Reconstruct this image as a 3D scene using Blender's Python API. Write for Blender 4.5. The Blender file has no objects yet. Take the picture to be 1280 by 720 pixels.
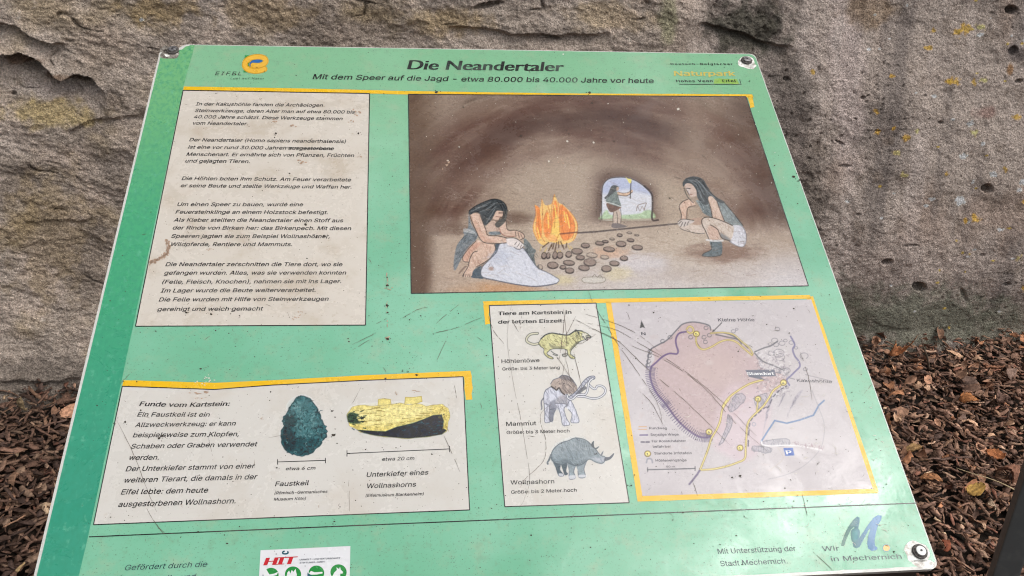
import bpy, math, random
import numpy as np
from mathutils import Matrix, Vector
from mathutils.geometry import delaunay_2d_cdt

S = bpy.context.scene
rng = np.random.default_rng(7)
random.seed(7)
R = math.radians

# ------------------------------------------------------------------ camera, sky, sun, exposure
FPX, W0, H0 = 1120.0, 1280.0, 720.0            # focal length in photo pixels
EYE = 1.60                                      # eye height in metres


def pxray(x, y):
    return np.array([(x - W0 / 2) / FPX, -(y - H0 / 2) / FPX, 1.0])


def unit(a):
    return a / np.linalg.norm(a)


# the board's edges vanish here in the photograph; from that its pose and the camera's tilt
U = unit(pxray(10859.8, 231.8))
V = pxray(495.05, -1176.0)
V = unit(V - U * np.dot(U, V))
NB = np.cross(U, V)
_p = math.sin(R(28))
_a = np.linspace(-.2, .2, 8001)
_b = np.sqrt(1 - _p * _p - _a * _a)
_i = np.argmin(np.abs(_a * U[0] + _b * U[1] - _p * U[2]))
UP = np.array([_a[_i], _b[_i], -_p])
FW = np.cross(U, UP)
BAS = np.stack([U, FW, UP])                      # camera frame -> world


def wray(x, y):
    return BAS @ pxray(x, y)


CAM = np.array([0, 0, EYE])
cd = bpy.data.cameras.new('camera')
cam = bpy.data.objects.new('camera', cd)
S.collection.objects.link(cam)
cd.sensor_width = 36
cd.lens = 36 * FPX / W0
cd.clip_start = .02
cd.clip_end = 400
_m = Matrix.Identity(4)
for _k in range(3):
    _m[_k][0] = BAS[_k][0]
    _m[_k][1] = BAS[_k][1]
    _m[_k][2] = -BAS[_k][2]
    _m[_k][3] = CAM[_k]
cam.matrix_world = _m
S.camera = cam

SUN_EL, SUN_AZ = 60, 110                          # azimuth: degrees from +Y towards +X
w = bpy.data.worlds.new('World')
S.world = w
w.use_nodes = True
nt = w.node_tree
nt.nodes.clear()
sky = nt.nodes.new('ShaderNodeTexSky')
sky.sky_type = 'NISHITA'
sky.sun_disc = False
sky.sun_elevation = R(SUN_EL)
sky.sun_rotation = R(SUN_AZ)
sky.air_density = 1.0
sky.dust_density = 4.0
hs = nt.nodes.new('ShaderNodeHueSaturation')     # an overcast sky is nearly grey
hs.inputs['Saturation'].default_value = .22
bg = nt.nodes.new('ShaderNodeBackground')
bg.inputs['Strength'].default_value = .135
wo = nt.nodes.new('ShaderNodeOutputWorld')
nt.links.new(sky.outputs[0], hs.inputs['Color'])
tcw = nt.nodes.new('ShaderNodeTexCoord')           # broken cloud added to mottle the board's reflections: bright and dull patches
cn_ = nt.nodes.new('ShaderNodeTexNoise')
cn_.inputs['Scale'].default_value = 7.0
cn_.inputs['Detail'].default_value = 5
cn_.inputs['Roughness'].default_value = .6
cn_.inputs['Distortion'].default_value = .4
cmap = nt.nodes.new('ShaderNodeMapping')
cmap.inputs['Location'].default_value = (.7, .1, .5)
nt.links.new(tcw.outputs['Generated'], cmap.inputs[0])
nt.links.new(cmap.outputs[0], cn_.inputs['Vector'])
cr_ = nt.nodes.new('ShaderNodeMapRange')
cr_.interpolation_type = 'SMOOTHSTEP'
cr_.inputs['From Min'].default_value = .50
cr_.inputs['From Max'].default_value = .64
cr_.inputs['To Min'].default_value = .50
cr_.inputs['To Max'].default_value = 4.6
nt.links.new(cn_.outputs['Fac'], cr_.inputs['Value'])
cm_ = nt.nodes.new('ShaderNodeMix')
cm_.data_type = 'RGBA'
cm_.blend_type = 'MULTIPLY'
cm_.inputs[0].default_value = 1.0
nt.links.new(hs.outputs[0], cm_.inputs[6])
nt.links.new(cr_.outputs[0], cm_.inputs[7])
nt.links.new(cm_.outputs[2], bg.inputs['Color'])
nt.links.new(bg.outputs[0], wo.inputs['Surface'])
sl = bpy.data.lights.new('sun', 'SUN')
sl.energy = .85
sl.angle = R(40)
sl.color = (1, .96, .90)
sun = bpy.data.objects.new('sun', sl)
S.collection.objects.link(sun)
sd = Vector((math.sin(R(SUN_AZ)) * math.cos(R(SUN_EL)), math.cos(R(SUN_AZ)) * math.cos(R(SUN_EL)), math.sin(R(SUN_EL))))
sun.rotation_euler = sd.to_track_quat('Z', 'Y').to_euler()
sun.location = (0, 0, 9)
S.view_settings.view_transform = 'Standard'
S.view_settings.look = 'None'
S.view_settings.exposure = 0.15
S.view_settings.gamma = 1.0
S.view_settings.use_curve_mapping = False
S.cycles.use_denoising = True
S.cycles.denoising_prefilter = 'NONE'
S.cycles.filter_width = 1.15


# ------------------------------------------------------------------ helpers
def lin(c):
    c = np.asarray(c, float)
    if c.max() > 1.01:
        c = c / 255.0
    return np.where(c <= .04045, c / 12.92, ((c + .055) / 1.055) ** 2.4)


def inkc(c):
    """colour seen in the print minus the sheen of its gloss"""
    return np.maximum(lin(c) * .82 - .028, .004)


def lin4(c):
    return tuple(float(k) for k in lin(c)) + (1.0,)


def sm(a, b, x):
    t = np.clip((x - a) / (b - a), 0, 1)
    return t * t * (3 - 2 * t)


def _h(ix, iy, seed):
    n = (ix.astype(np.int64) * 374761393 + iy.astype(np.int64) * 668265263 + seed * 974711) & 0x7fffffff
    n = ((n ^ (n >> 13)) * 1274126177) & 0x7fffffff
    return ((n ^ (n >> 16)) & 0xffff) / 65535.0


def perlin(x, y, seed=0):
    x = np.asarray(x, float)
    y = np.asarray(y, float)
    x, y = np.broadcast_arrays(x, y)
    ix = np.floor(x)
    iy = np.floor(y)
    fx = x - ix
    fy = y - iy
    u = fx * fx * fx * (fx * (fx * 6 - 15) + 10)
    v = fy * fy * fy * (fy * (fy * 6 - 15) + 10)

    def g(dx, dy):
        a = _h(ix + dx, iy + dy, seed) * 2 * np.pi
        return np.cos(a) * (fx - dx) + np.sin(a) * (fy - dy)
    a = g(0, 0) * (1 - u) + g(1, 0) * u
    b = g(0, 1) * (1 - u) + g(1, 1) * u
    return (a * (1 - v) + b * v) * 1.5


def fbm(x, y, o=4, seed=0, gain=.5, lac=2.03):
    t = 0
    a = 1
    n = 0
    for k in range(o):
        t = t + a * perlin(x, y, seed + 17 * k)
        n += a
        a *= gain
        x = x * lac + 5.2
        y = y * lac + 1.7
    return t / n


def ridged(x, y, o=4, seed=0, gain=.55):
    t = 0
    a = 1
    n = 0
    for k in range(o):
        t = t + a * (1 - 2 * np.abs(perlin(x, y, seed + 13 * k)))
        n += a
        a *= gain
        x = x * 2.07 + 3.1
        y = y * 2.07 + 8.3
    return t / n


def mesh_obj(name, verts, faces, mat, parent=None, mw=None, smooth=False, col=None):
    """faces: list of tuples, or an (n,3|4) array; col: linear rgb per vertex."""
    me = bpy.data.meshes.new(name)
    verts = np.asarray(verts, dtype=np.float32)
    if isinstance(faces, np.ndarray):
        k = faces.shape[1]
        me.vertices.add(len(verts))
        me.vertices.foreach_set('co', verts.ravel())
        me.loops.add(faces.size)
        me.loops.foreach_set('vertex_index', faces.astype(np.int32).ravel())
        me.polygons.add(len(faces))
        me.polygons.foreach_set('loop_start', np.arange(0, faces.size, k, dtype=np.int32))
        me.polygons.foreach_set('loop_total', np.full(len(faces), k, dtype=np.int32))
        me.update(calc_edges=True)
    else:
        me.from_pydata([tuple(map(float, v)) for v in verts], [], faces)
        me.update()
    if smooth:
        me.polygons.foreach_set('use_smooth', np.ones(len(me.polygons), dtype=bool))
    if col is not None:
        at = me.color_attributes.new('col', 'FLOAT_COLOR', 'POINT')
        c4 = np.ones((len(verts), 4), np.float32)
        c4[:, :3] = col
        at.data.foreach_set('color', c4.ravel())
    if mat:
        me.materials.append(mat)
    o = bpy.data.objects.new(name, me)
    S.collection.objects.link(o)
    if parent is not None:
        o.parent = parent
    if mw is not None:
        o.matrix_local = mw
    return o


def tag(o, label=None, cat=None, group=None, kind=None):
    if label:
        o['label'] = label
    if cat:
        o['category'] = cat
    if group:
        o['group'] = group
    if kind:
        o['kind'] = kind
    return o


def empty(name, loc):
    o = bpy.data.objects.new(name, None)
    o.location = loc
    o.empty_display_size = .1
    S.collection.objects.link(o)
    return o


class NM:
    """tiny node-material builder"""

    def __init__(s, name, rough=.6, spec=.5):
        s.m = bpy.data.materials.new(name)
        s.m.use_nodes = True
        s.t = s.m.node_tree
        s.b = s.t.nodes['Principled BSDF']
        s.b.inputs['Roughness'].default_value = rough
        s.b.inputs['Specular IOR Level'].default_value = spec
        s.tc = s.t.nodes.new('ShaderNodeTexCoord').outputs['Object']

    def n(s, typ, **kw):
        x = s.t.nodes.new(typ)
        for k, v in kw.items():
            setattr(x, k, v)
        return x

    def l(s, a, b):
        s.t.links.new(a, b)

    def noise(s, scale, detail=4, rough=.55, stretch=None, dist=0):
        x = s.n('ShaderNodeTexNoise')
        x.inputs['Scale'].default_value = scale
        x.inputs['Detail'].default_value = detail
        x.inputs['Roughness'].default_value = rough
        x.inputs['Distortion'].default_value = dist
        if stretch:
            mp = s.n('ShaderNodeMapping')
            mp.inputs['Scale'].default_value = stretch
            s.l(s.tc, mp.inputs[0])
            s.l(mp.outputs[0], x.inputs['Vector'])
        else:
            s.l(s.tc, x.inputs['Vector'])
        return x.outputs['Fac']

    def ramp(s, f, a, b, v0=0., v1=1.):
        x = s.n('ShaderNodeMapRange')
        x.interpolation_type = 'SMOOTHSTEP'
        for k, q in zip(('From Min', 'From Max', 'To Min', 'To Max'), (a, b, v0, v1)):
            x.inputs[k].default_value = q
        s.l(f, x.inputs['Value'])
        return x.outputs['Result']

    def mix(s, f, a, b, mode='MIX'):
        x = s.n('ShaderNodeMix', data_type='RGBA', blend_type=mode)
        for idx, q in ((0, f), (6, a), (7, b)):
            if hasattr(q, 'is_output'):
                s.l(q, x.inputs[idx])
            elif idx == 0:
                x.inputs[0].default_value = q
            else:
                x.inputs[idx].default_value = tuple(q)[:3] + (1.,)
        return x.outputs[2]

    def math(s, op, a, b):
        x = s.n('ShaderNodeMath', operation=op)
        for idx, q in ((0, a), (1, b)):
            if hasattr(q, 'is_output'):
                s.l(q, x.inputs[idx])
            else:
                x.inputs[idx].default_value = q
        return x.outputs[0]

    def attr(s, name='col'):
        x = s.n('ShaderNodeAttribute')
        x.attribute_name = name
        return x.outputs['Color']

    def bump(s, h, strength=.3, dist=.002):
        x = s.n('ShaderNodeBump')
        x.inputs['Strength'].default_value = strength
        x.inputs['Distance'].default_value = dist
        s.l(h, x.inputs['Height'])
        s.l(x.outputs[0], s.b.inputs['Normal'])

    def base(s, c):
        if hasattr(c, 'is_output'):
            s.l(c, s.b.inputs['Base Color'])
        else:
            s.b.inputs['Base Color'].default_value = tuple(c)[:3] + (1.,)

    def rough(s, r):
        s.l(r, s.b.inputs['Roughness'])


# ------------------------------------------------------------------ where pixels of the photo fall on the wall and the ground
def on_ground(x, y, z=0.0):
    d = wray(x, y)
    t = (z - EYE) / d[2]
    return CAM + d * t


WA = on_ground(40, 503)[:2]
WB = on_ground(1185, 437)[:2]
WT = (WB - WA) / np.linalg.norm(WB - WA)           # along the wall
WN = np.array([WT[1], -WT[0]])                     # out of the wall, towards the viewer
LEAN = math.tan(R(9))                              # the rock leans back a little


def on_wall(x, y):
    """photo pixel -> (s along wall, h height)"""
    d = wray(x, y)
    t = (np.dot(WA, WN) - EYE * LEAN) / (np.dot(d[:2], WN) + d[2] * LEAN)
    p = CAM + d * t
    return float(np.dot(p[:2] - WA, WT)), float(p[2])


def wall_px(s, h):
    """(s,h) arrays on the wall plane -> photo pixels"""
    P = np.stack([WA[0] + WT[0] * s - WN[0] * h * LEAN, WA[1] + WT[1] * s - WN[1] * h * LEAN, h - EYE], -1) @ BAS
    return P[..., 0] / P[..., 2] * FPX + W0 / 2, -P[..., 1] / P[..., 2] * FPX + H0 / 2
# ------------------------------------------------------------------ ground
def build_ground():
    m = NM('dark_soil', .95, .2)
    f = m.noise(14, 6)
    m.base(m.mix(m.ramp(f, .35, .7), (.010, .007, .005), (.030, .021, .015)))
    m.bump(m.noise(60, 5), .8, .01)
    xs = np.unique(np.concatenate([np.linspace(-90, -4, 16), np.linspace(-4, 4.5, 86), np.linspace(4.5, 90, 16)]))
    ys = np.unique(np.concatenate([np.linspace(-90, -.5, 14), np.linspace(-.5, 3, 36), np.linspace(3, 90, 16)]))
    X, Y = np.meshgrid(xs, ys)
    near = sm(5.5, 3.5, np.abs(X)) * sm(-1.5, 0, Y) * sm(4, 3, Y)
    Z = near * (.010 * fbm(X * 2.2, Y * 2.2, 3, 5))
    v = np.stack([X, Y, Z], -1).reshape(-1, 3)
    n, k = X.shape
    i = np.arange(n * k).reshape(n, k)
    f = np.stack([i[:-1, :-1], i[:-1, 1:], i[1:, 1:], i[1:, :-1]], -1).reshape(-1, 4)
    tag(mesh_obj('ground', v, f, m.m, smooth=True), kind='structure')


build_ground()


# ------------------------------------------------------------------ rock face
def build_rock():
    s0, h1 = on_wall(-60, 520)[0], 0
    s1 = on_wall(1340, 440)[0]
    htop = max(on_wall(-40, -30)[1], on_wall(1320, -30)[1])
    ds = .0026
    sd_ = np.arange(s0, s1, ds)
    hd_ = np.arange(-.06, htop, ds)

    def grow(a, end, d):
        o = []
        while (a < end) if d > 0 else (a > end):
            st = min(.12, max(ds, ds * 1.0 + .10 * (abs(a - (s1 if d > 0 else s0)))))
            a += d * st
            o.append(a)
        return o

    def growh(a, end):
        o = []
        a0 = a
        while a < end:
            a += min(.12, ds + .10 * (a - a0))
            o.append(a)
        return o
    ss = np.concatenate([np.array(grow(s0, -5.5, -1))[::-1], sd_, np.array(grow(sd_[-1], 8.5, 1))])
    hh = np.concatenate([hd_, np.array(growh(hd_[-1], 5.2))])
    s, h = np.meshgrid(ss, hh)
    cell = np.maximum(np.gradient(ss)[None, :], np.gradient(hh)[:, None])
    X, Y = wall_px(s, h)                           # photo pixel of each wall point, to seat the features
    inview = (X > -80) & (X < 1360) & (Y > -50)
    # the left two thirds are flaky, the right third is smooth, pitted tufa
    edge = 862 - .12 * np.clip(Y, -50, 500) + 26 * fbm(h * 6, s * 0 + 3, 3, 4)
    rt = sm(-25, 45, X - edge)
    rt = np.where(Y < -200, .5, rt)
    fine = np.clip(.012 / np.maximum(cell, .003), 0, 1)
    mid = np.clip(.05 / np.maximum(cell, .003), 0, 1)
    wx = .05 * fbm(s * 4, h * 4, 3, 11)
    wy = .05 * fbm(s * 4, h * 4, 3, 12)
    big = .055 * fbm(s * 1.3, h * 1.5, 4, 1) + .10 * fbm(s * .45, h * .5, 2, 2)
    a = R(-14)
    p = (s + wx) * math.cos(a) + (h + wy) * math.sin(a)
    q = -(s + wx) * math.sin(a) + (h + wy) * math.cos(a)
    lumps = .017 * fbm(p * 6, q * 8.5, 5, 21)
    flake = ridged(p * 16, q * 44, 4, 31)          # fine wavy laminae
    flake2 = fbm(p * 40, q * 95, 3, 33)
    pat = sm(-.25, .35, fbm(s * 3.1, h * 3.3, 3, 35))
    grain = fbm(s * 46, h * 60, 3, 37, .6)
    left = lumps + (.0024 * flake * (.1 + .9 * pat) + .0024 * flake2 + .0050 * grain) * fine
    # thin cracks along noise zero lines
    cn = np.abs(perlin(p * 3.4, q * 9, 41) + .35 * perlin(p * 11, q * 26, 42))
    crack = np.exp(-(cn / .030) ** 2) * sm(.05, .4, perlin(s * 5.6 + 4, h * 7, 43)) * sm(-.2, .3, perlin(s * 21, h * 19, 44))
    left = left - .012 * crack * fine
    r1 = .012 * fbm((s + wx) * 5, (h + wy) * 5, 4, 51)
    r2 = .0058 * fbm(s * 34, h * 38, 5, 52, .66)
    pit = perlin(s * 44, h * 58, 53) + .6 * perlin(s * 90, h * 105, 54)
    pitm = sm(.55, .95, pit) * sm(-.2, .35, fbm(s * 3, h * 3, 2, 55))
    right = r1 + (r2 - .006 * pitm) * fine
    d = big + left * (1 - rt) + right * rt
    # rough, broken patch right of the board's upper corner
    rp = np.exp(-(((X - 940) / 62) ** 2 + ((Y - 45) / 55) ** 2)) + .8 * np.exp(-(((X - 1008) / 34) ** 2 + ((Y - 235) / 75) ** 2))
    d += rp * (.016 * ridged(s * 15, h * 17, 4, 61) * mid - .02)
    # a rounded rib at the corner between the two kinds of rock
    d += .020 * np.exp(-((X - edge + 30) / 38) ** 2) * sm(120, 40, Y) - .016 * np.exp(-((X - edge - 22) / 16) ** 2) * sm(110, 40, Y)

    dark = np.zeros_like(s)

    def hollow(pts, depth, L, lip, jag=.006):
        nonlocal d
        P = [on_wall(*k) for k in pts]
        es = np.array([k[0] for k in P])
        eh = np.array([k[1] for k in P])
        e = np.interp(s, es, eh) + jag * fbm(s * 24, s * 0 + 2.2, 3, 71)
        w = sm(es[0] - .02, es[0] + .03, s) * sm(es[-1], es[-1] - .05, s)
        b = e - h
        d += w * np.where(b > 0, -depth * sm(0, .012, b) * np.exp(-np.maximum(b, 0) / L), lip * np.exp(np.minimum(b, 0) / .03))
    hollow([(-70, 40), (0, 33), (19, 39), (31, 48), (44, 56), (67, 58), (80, 60)], .035, .030, .010)
    hollow([(-70, 72), (0, 74), (19, 70), (37, 77), (56, 94), (72, 105), (90, 98), (109, 102), (121, 116), (130, 120)], .075, .050, .016)
    hollow([(80, 170), (95, 164), (105, 158), (140, 152), (182, 147)], .016, .010, .005)
    hollow([(8, 140), (20, 143), (30, 150)], .012, .012, .003)
    hollow([(560, 34), (610, 38), (640, 44), (700, 46), (770, 42)], .020, .02, .006)
    hollow([(590, 10), (605, 7), (630, 5)], .030, .012, .004)
    hollow([(880, 30), (930, 42), (960, 55), (1000, 62)], .03, .02, .008)
    hollow([(150, 330), (180, 322), (230, 330)], .012, .014, .004)
    hollow([(20, 285), (60, 280), (95, 283), (130, 276)], .010, .012, .003)
    hollow([(0, 470), (60, 474), (110, 468)], .02, .05, .004)
    hollow([(1190, 432), (1240, 431), (1262, 432)], .02, .010, .004)
    hollow([(1085, 395), (1100, 402), (1120, 406), (1142, 404)], .010, .008, .002)

    def hole(x, y, rx, ry, depth, ang=0.):
        nonlocal d
        u = (X - x) * math.cos(ang) + (Y - y) * math.sin(ang)
        v = -(X - x) * math.sin(ang) + (Y - y) * math.cos(ang)
        r = np.sqrt((u / rx) ** 2 + (v / ry) ** 2) + .25 * fbm(s * 60, h * 60, 2, 81)
        d -= depth * sm(1.15, .55, r)
    for k in ((449, 2, 9, 6, .05), (612, 9, 19, 4, .035, -.15), (692, 50, 11, 3, .02, .2), (1262, 12, 8, 6, .05), (1224, 230, 7, 6, .04),
              (1100, 320, 7, 4, .035), (1140, 351, 9, 6, .045, .3), (1244, 345, 5, 3, .02), (1048, 177, 7, 1.6, .015, .45), (1262, 62, 7, 6, .02),
              (1195, 360, 3, 10, .012, -.4), (1126, 298, 10, 1.6, .012, -.1), (1010, 300, 8, 1.6, .012), (1052, 205, 9, 1.6, .012),
              (30, 90, 14, 7, .04), (8, 125, 4, 3, .02), (1270, 100, 5, 3, .02), (1170, 150, 3, 2, .015), (1075, 120, 3, 2, .015),
              (985, 100, 4, 3, .015), (1215, 310, 4, 2, .012), (1065, 262, 3, 2, .012)):
        hole(*k)
    d += .05 * sm(.16, -.04, h) * (1 - rt)           # the foot steps out a little
    d += .03 * sm(.10, -.05, h) * rt
    d -= h * LEAN + sm(1.9, 5.2, h) * .3
    d += (.22 * fbm(s * .8, h * .7, 3, 91)) * sm(1.7, 2.6, h) * np.clip(cell / .02, 0, 1)

    # ---- colour: the stone's own tones (lichen, iron, moss), and groove shade painted in
    def C(*k):
        return lin(k)
    n1 = fbm(s * 2.1, h * 2.4, 4, 101)
    n2 = fbm(s * 7, h * 9, 4, 102)
    n3 = fbm(p * 30, q * 70, 3, 103)
    n4 = fbm(s * 55, h * 55, 3, 104)
    cl = C(152, 142, 133)[None, None] * np.ones(s.shape + (1,))
    cr = C(152, 142, 135)[None, None] * np.ones(s.shape + (1,))

    def blend(c, col, a):
        return c * (1 - a[..., None]) + np.asarray(col) * a[..., None]
    cl = blend(cl, C(166, 153, 143), sm(-.1, .5, n2 + .3 * n3))
    cl = blend(cl, C(108, 98, 88), sm(.05, .55, n1 - .3 * n2) * .7)
    cl = blend(cl, C(146, 130, 100), sm(.08, .45, fbm(s * 4 + 7, h * 5, 4, 105)) * .55)
    cl = blend(cl, C(178, 166, 158), sm(.25, .6, n3) * .55)
    cl = blend(cl, C(92, 82, 72), sm(.3, .65, -n3) * .5)
    cr = blend(cr, C(122, 114, 109), sm(0, .4, n1) * .7)
    cr = blend(cr, C(150, 140, 134), sm(.0, .5, n2) * .6)
    cr = blend(cr, C(120, 98, 84), sm(.1, .5, fbm(s * 5 + 3, h * 3, 3, 106)) * .4)
    cr = blend(cr, C(88, 80, 76), sm(.25, .6, n4) * .5)
    cr = blend(cr, C(172, 163, 157), sm(.3, .65, -n4) * .4)
    vs_ = fbm(s * 9, h * 1.5, 4, 107)                # rain streaks down the smooth part
    cr = blend(cr, C(96, 90, 88), sm(.08, .45, vs_) * .65)
    cr = blend(cr, C(178, 168, 163), sm(.10, .5, -vs_) * .45)
    cr = blend(cr, C(96, 84, 74), sm(.12, .5, fbm(s * 12, h * 12, 4, 108)) * .5)
    cl = blend(cl, C(176, 166, 160), sm(.1, .5, fbm(s * 2.4 + 3, h * 3.4, 4, 109)) * .5)
    cl = blend(cl, C(98, 86, 74), sm(.2, .55, fbm(s * 14, h * 17, 4, 110)) * .5)
    c = cl * (1 - rt[..., None]) + cr * rt[..., None]

    def stain_or_shade(x, y, rx, ry, col, a, nz=.6, sc=22):
        nonlocal c
        r = np.sqrt(((X - x) / rx) ** 2 + ((Y - y) / ry) ** 2) + nz * fbm(s * sc, h * sc, 3, int(x) + 9)
        c = blend(c, C(*col), sm(1.15, .45, r) * a)
    stain_or_shade(55, 148, 62, 22, (166, 148, 96), .6, .9)
    stain_or_shade(24, 84, 34, 9, (92, 70, 52), .8, .7)
    stain_or_shade(66, 101, 22, 6, (96, 76, 60), .7, .7)
    stain_or_shade(100, 106, 18, 5, (88, 72, 58), .7, .6)
    stain_or_shade(60, 118, 70, 12, (150, 142, 138), .5, .6)
    stain_or_shade(190, 18, 60, 22, (150, 128, 84), .5, .9)
    stain_or_shade(55, 300, 60, 90, (132, 114, 78), .35, .9)
    stain_or_shade(120, 60, 50, 40, (150, 135, 120), .4)
    stain_or_shade(330, 22, 70, 26, (140, 120, 84), .5)
    stain_or_shade(560, 30, 60, 20, (150, 128, 82), .5)
    stain_or_shade(760, 22, 60, 22, (164, 146, 116), .5)
    stain_or_shade(835, 22, 14, 40, (120, 122, 92), .6)
    stain_or_shade(690, 45, 60, 14, (96, 88, 82), .4)
    stain_or_shade(60, 480, 120, 40, (88, 82, 76), .75)
    stain_or_shade(940, 40, 60, 44, (58, 58, 50), .85)  # shade of the groove painted in as a dark mossy patch
    stain_or_shade(990, 120, 32, 60, (70, 66, 62), .7)
    stain_or_shade(1005, 240, 30, 90, (72, 66, 60), .7)
    stain_or_shade(1058, 90, 26, 150, (172, 160, 156), .75, .5, 14)
    stain_or_shade(985, 190, 24, 120, (104, 96, 92), .6, .6, 14)
    stain_or_shade(1130, 330, 120, 60, (156, 144, 138), .4, .8)
    stain_or_shade(1090, 15, 40, 25, (120, 98, 70), .5)
    stain_or_shade(1150, 395, 110, 52, (92, 96, 84), .8)
    stain_or_shade(1250, 410, 60, 45, (100, 102, 90), .7)
    stain_or_shade(1055, 395, 40, 60, (84, 84, 74), .7)
    stain_or_shade(1265, 65, 16, 12, (64, 58, 60), .7)
    stain_or_shade(1258, 85, 5, 9, (140, 100, 50), .7, .3)
    stain_or_shade(1225, 138, 16, 10, (112, 82, 76), .6)
    stain_or_shade(1275, 25, 20, 60, (80, 76, 74), .5)
    # lichen: ochre discs and white flecks
    lr = np.random.default_rng(3)
    spots = [(1208, 36, 9), (1198, 42, 7), (1225, 34, 6), (1170, 40, 4), (1162, 60, 5), (1190, 100, 8), (1182, 100, 5), (1214, 101, 5), (1224, 97, 5),
             (1018, 91, 4), (1112, 94, 4), (1092, 162, 5), (1112, 158, 4), (1126, 169, 6), (1114, 186, 5), (1121, 213, 5), (1207, 266, 7), (1196, 268, 4),
             (1276, 278, 5), (1270, 245, 6), (1246, 206, 4), (1210, 162, 6), (1265, 145, 6), (1172, 211, 4), (1258, 312, 5), (1268, 352, 6), (1090, 137, 4), (1139, 160, 4)]
    for x, y, r in spots:
        stain_or_shade(x, y, r * .85, r * .7, (178, 138, 48) if lr.random() < .7 else (186, 166, 110), .8, 1.3, 75)
    for _ in range(85):
        x, y = lr.uniform(1040, 1290), lr.uniform(0, 420)
        if lr.random() > .25 + .75 * (x - 1040) / 240:
            continue
        stain_or_shade(x, y, lr.uniform(1.2, 3.2), lr.uniform(1.0, 2.2), (214, 208, 200) if lr.random() < .6 else (190, 150, 60), .9, .5, 90)
    for x, y, r in ((1190, 245, 8), (1155, 242, 4), (1148, 250, 3), (1225, 43, 4), (1205, 150, 5), (1220, 175, 4), (1195, 190, 5), (1268, 222, 6), (1262, 230, 4), (1237, 278, 4), (1163, 118, 3), (1232, 212, 5), (172, 30, 3)):
        stain_or_shade(x, y, r, r * .7, (222, 216, 208), .9, .9, 80)
    # darker tone along cracks and inside pits
    c = blend(c, C(70, 62, 54), np.clip(crack * (1 - rt) * .55 + pitm * rt * .5, 0, 1) * fine)

    c = np.clip(c * np.array((1.64, 1.58, 1.52)), 0, .62)
    P = np.stack([WA[0] + WT[0] * s + WN[0] * d, WA[1] + WT[1] * s + WN[1] * d, h], -1)
    n, k = s.shape
    # close the rock behind: carry the top edge back and down the far side
    back = P[-1] + np.array([-WN[0] * 3.0, -WN[1] * 3.0, .5])
    foot = back * np.array([1, 1, 0]) + np.array([0, 0, -.1])
    Pv = np.concatenate([P.reshape(-1, 3), back, foot])
    Cv = np.concatenate([c.reshape(-1, 3), c[-1], c[-1]])
    i = np.arange((n + 2) * k).reshape(n + 2, k)
    f = np.stack([i[:-1, :-1], i[:-1, 1:], i[1:, 1:], i[1:, :-1]], -1).reshape(-1, 4)
    m = NM('weathered_stone', .92, .25)
    col = m.attr()
    g = m.noise(190, 6, .70)
    col = m.mix(1.0, col, m.mix(m.ramp(g, .32, .70), (.54, .53, .52), (1.40, 1.40, 1.41)), 'MULTIPLY')
    col = m.mix(m.ramp(m.noise(330, 3, .6), .60, .70, 0, .65), col, (.05, .04, .034))
    col = m.mix(m.ramp(m.noise(300, 3, .6, (1.1, .9, 1)), .66, .74, 0, .45), col, (.52, .49, .46))
    m.base(col)
    m.bump(m.math('ADD', m.noise(260, 5, .7), m.math('MULTIPLY', m.noise(100, 5, .65), 1.6)), 1.0, .006)
    o = mesh_obj('rock_face', Pv, f, m.m, smooth=True, col=Cv)
    tag(o, kind='structure')


build_rock()
# ------------------------------------------------------------------ bark mulch, dead leaves
def litter_mat(name, rough=.85):
    m = NM(name, rough, .25)
    f = m.noise(120, 4, .6, (1, 1, 1))
    m.base(m.mix(1.0, m.attr(), m.mix(m.ramp(f, .3, .75), (.6, .58, .56), (1.35, 1.33, 1.3)), 'MULTIPLY'))
    m.bump(m.noise(300, 3), .35, .002)
    return m.m


LIT = litter_mat('bark_and_leaf')


def rot(yaw, pitch, roll):
    cy, sy, cp, sp, cr, sr = np.cos(yaw), np.sin(yaw), np.cos(pitch), np.sin(pitch), np.cos(roll), np.sin(roll)
    z = np.zeros_like(yaw)
    o = z + 1
    Rz = np.stack([np.stack([cy, -sy, z], -1), np.stack([sy, cy, z], -1), np.stack([z, z, o], -1)], -2)
    Ry = np.stack([np.stack([cp, z, sp], -1), np.stack([z, o, z], -1), np.stack([-sp, z, cp], -1)], -2)
    Rx = np.stack([np.stack([o, z, z], -1), np.stack([z, cr, -sr], -1), np.stack([z, sr, cr], -1)], -2)
    return Rz @ Ry @ Rx


def wall_dist(x, y):
    return (x - WA[0]) * WN[0] + (y - WA[1]) * WN[1]


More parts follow.
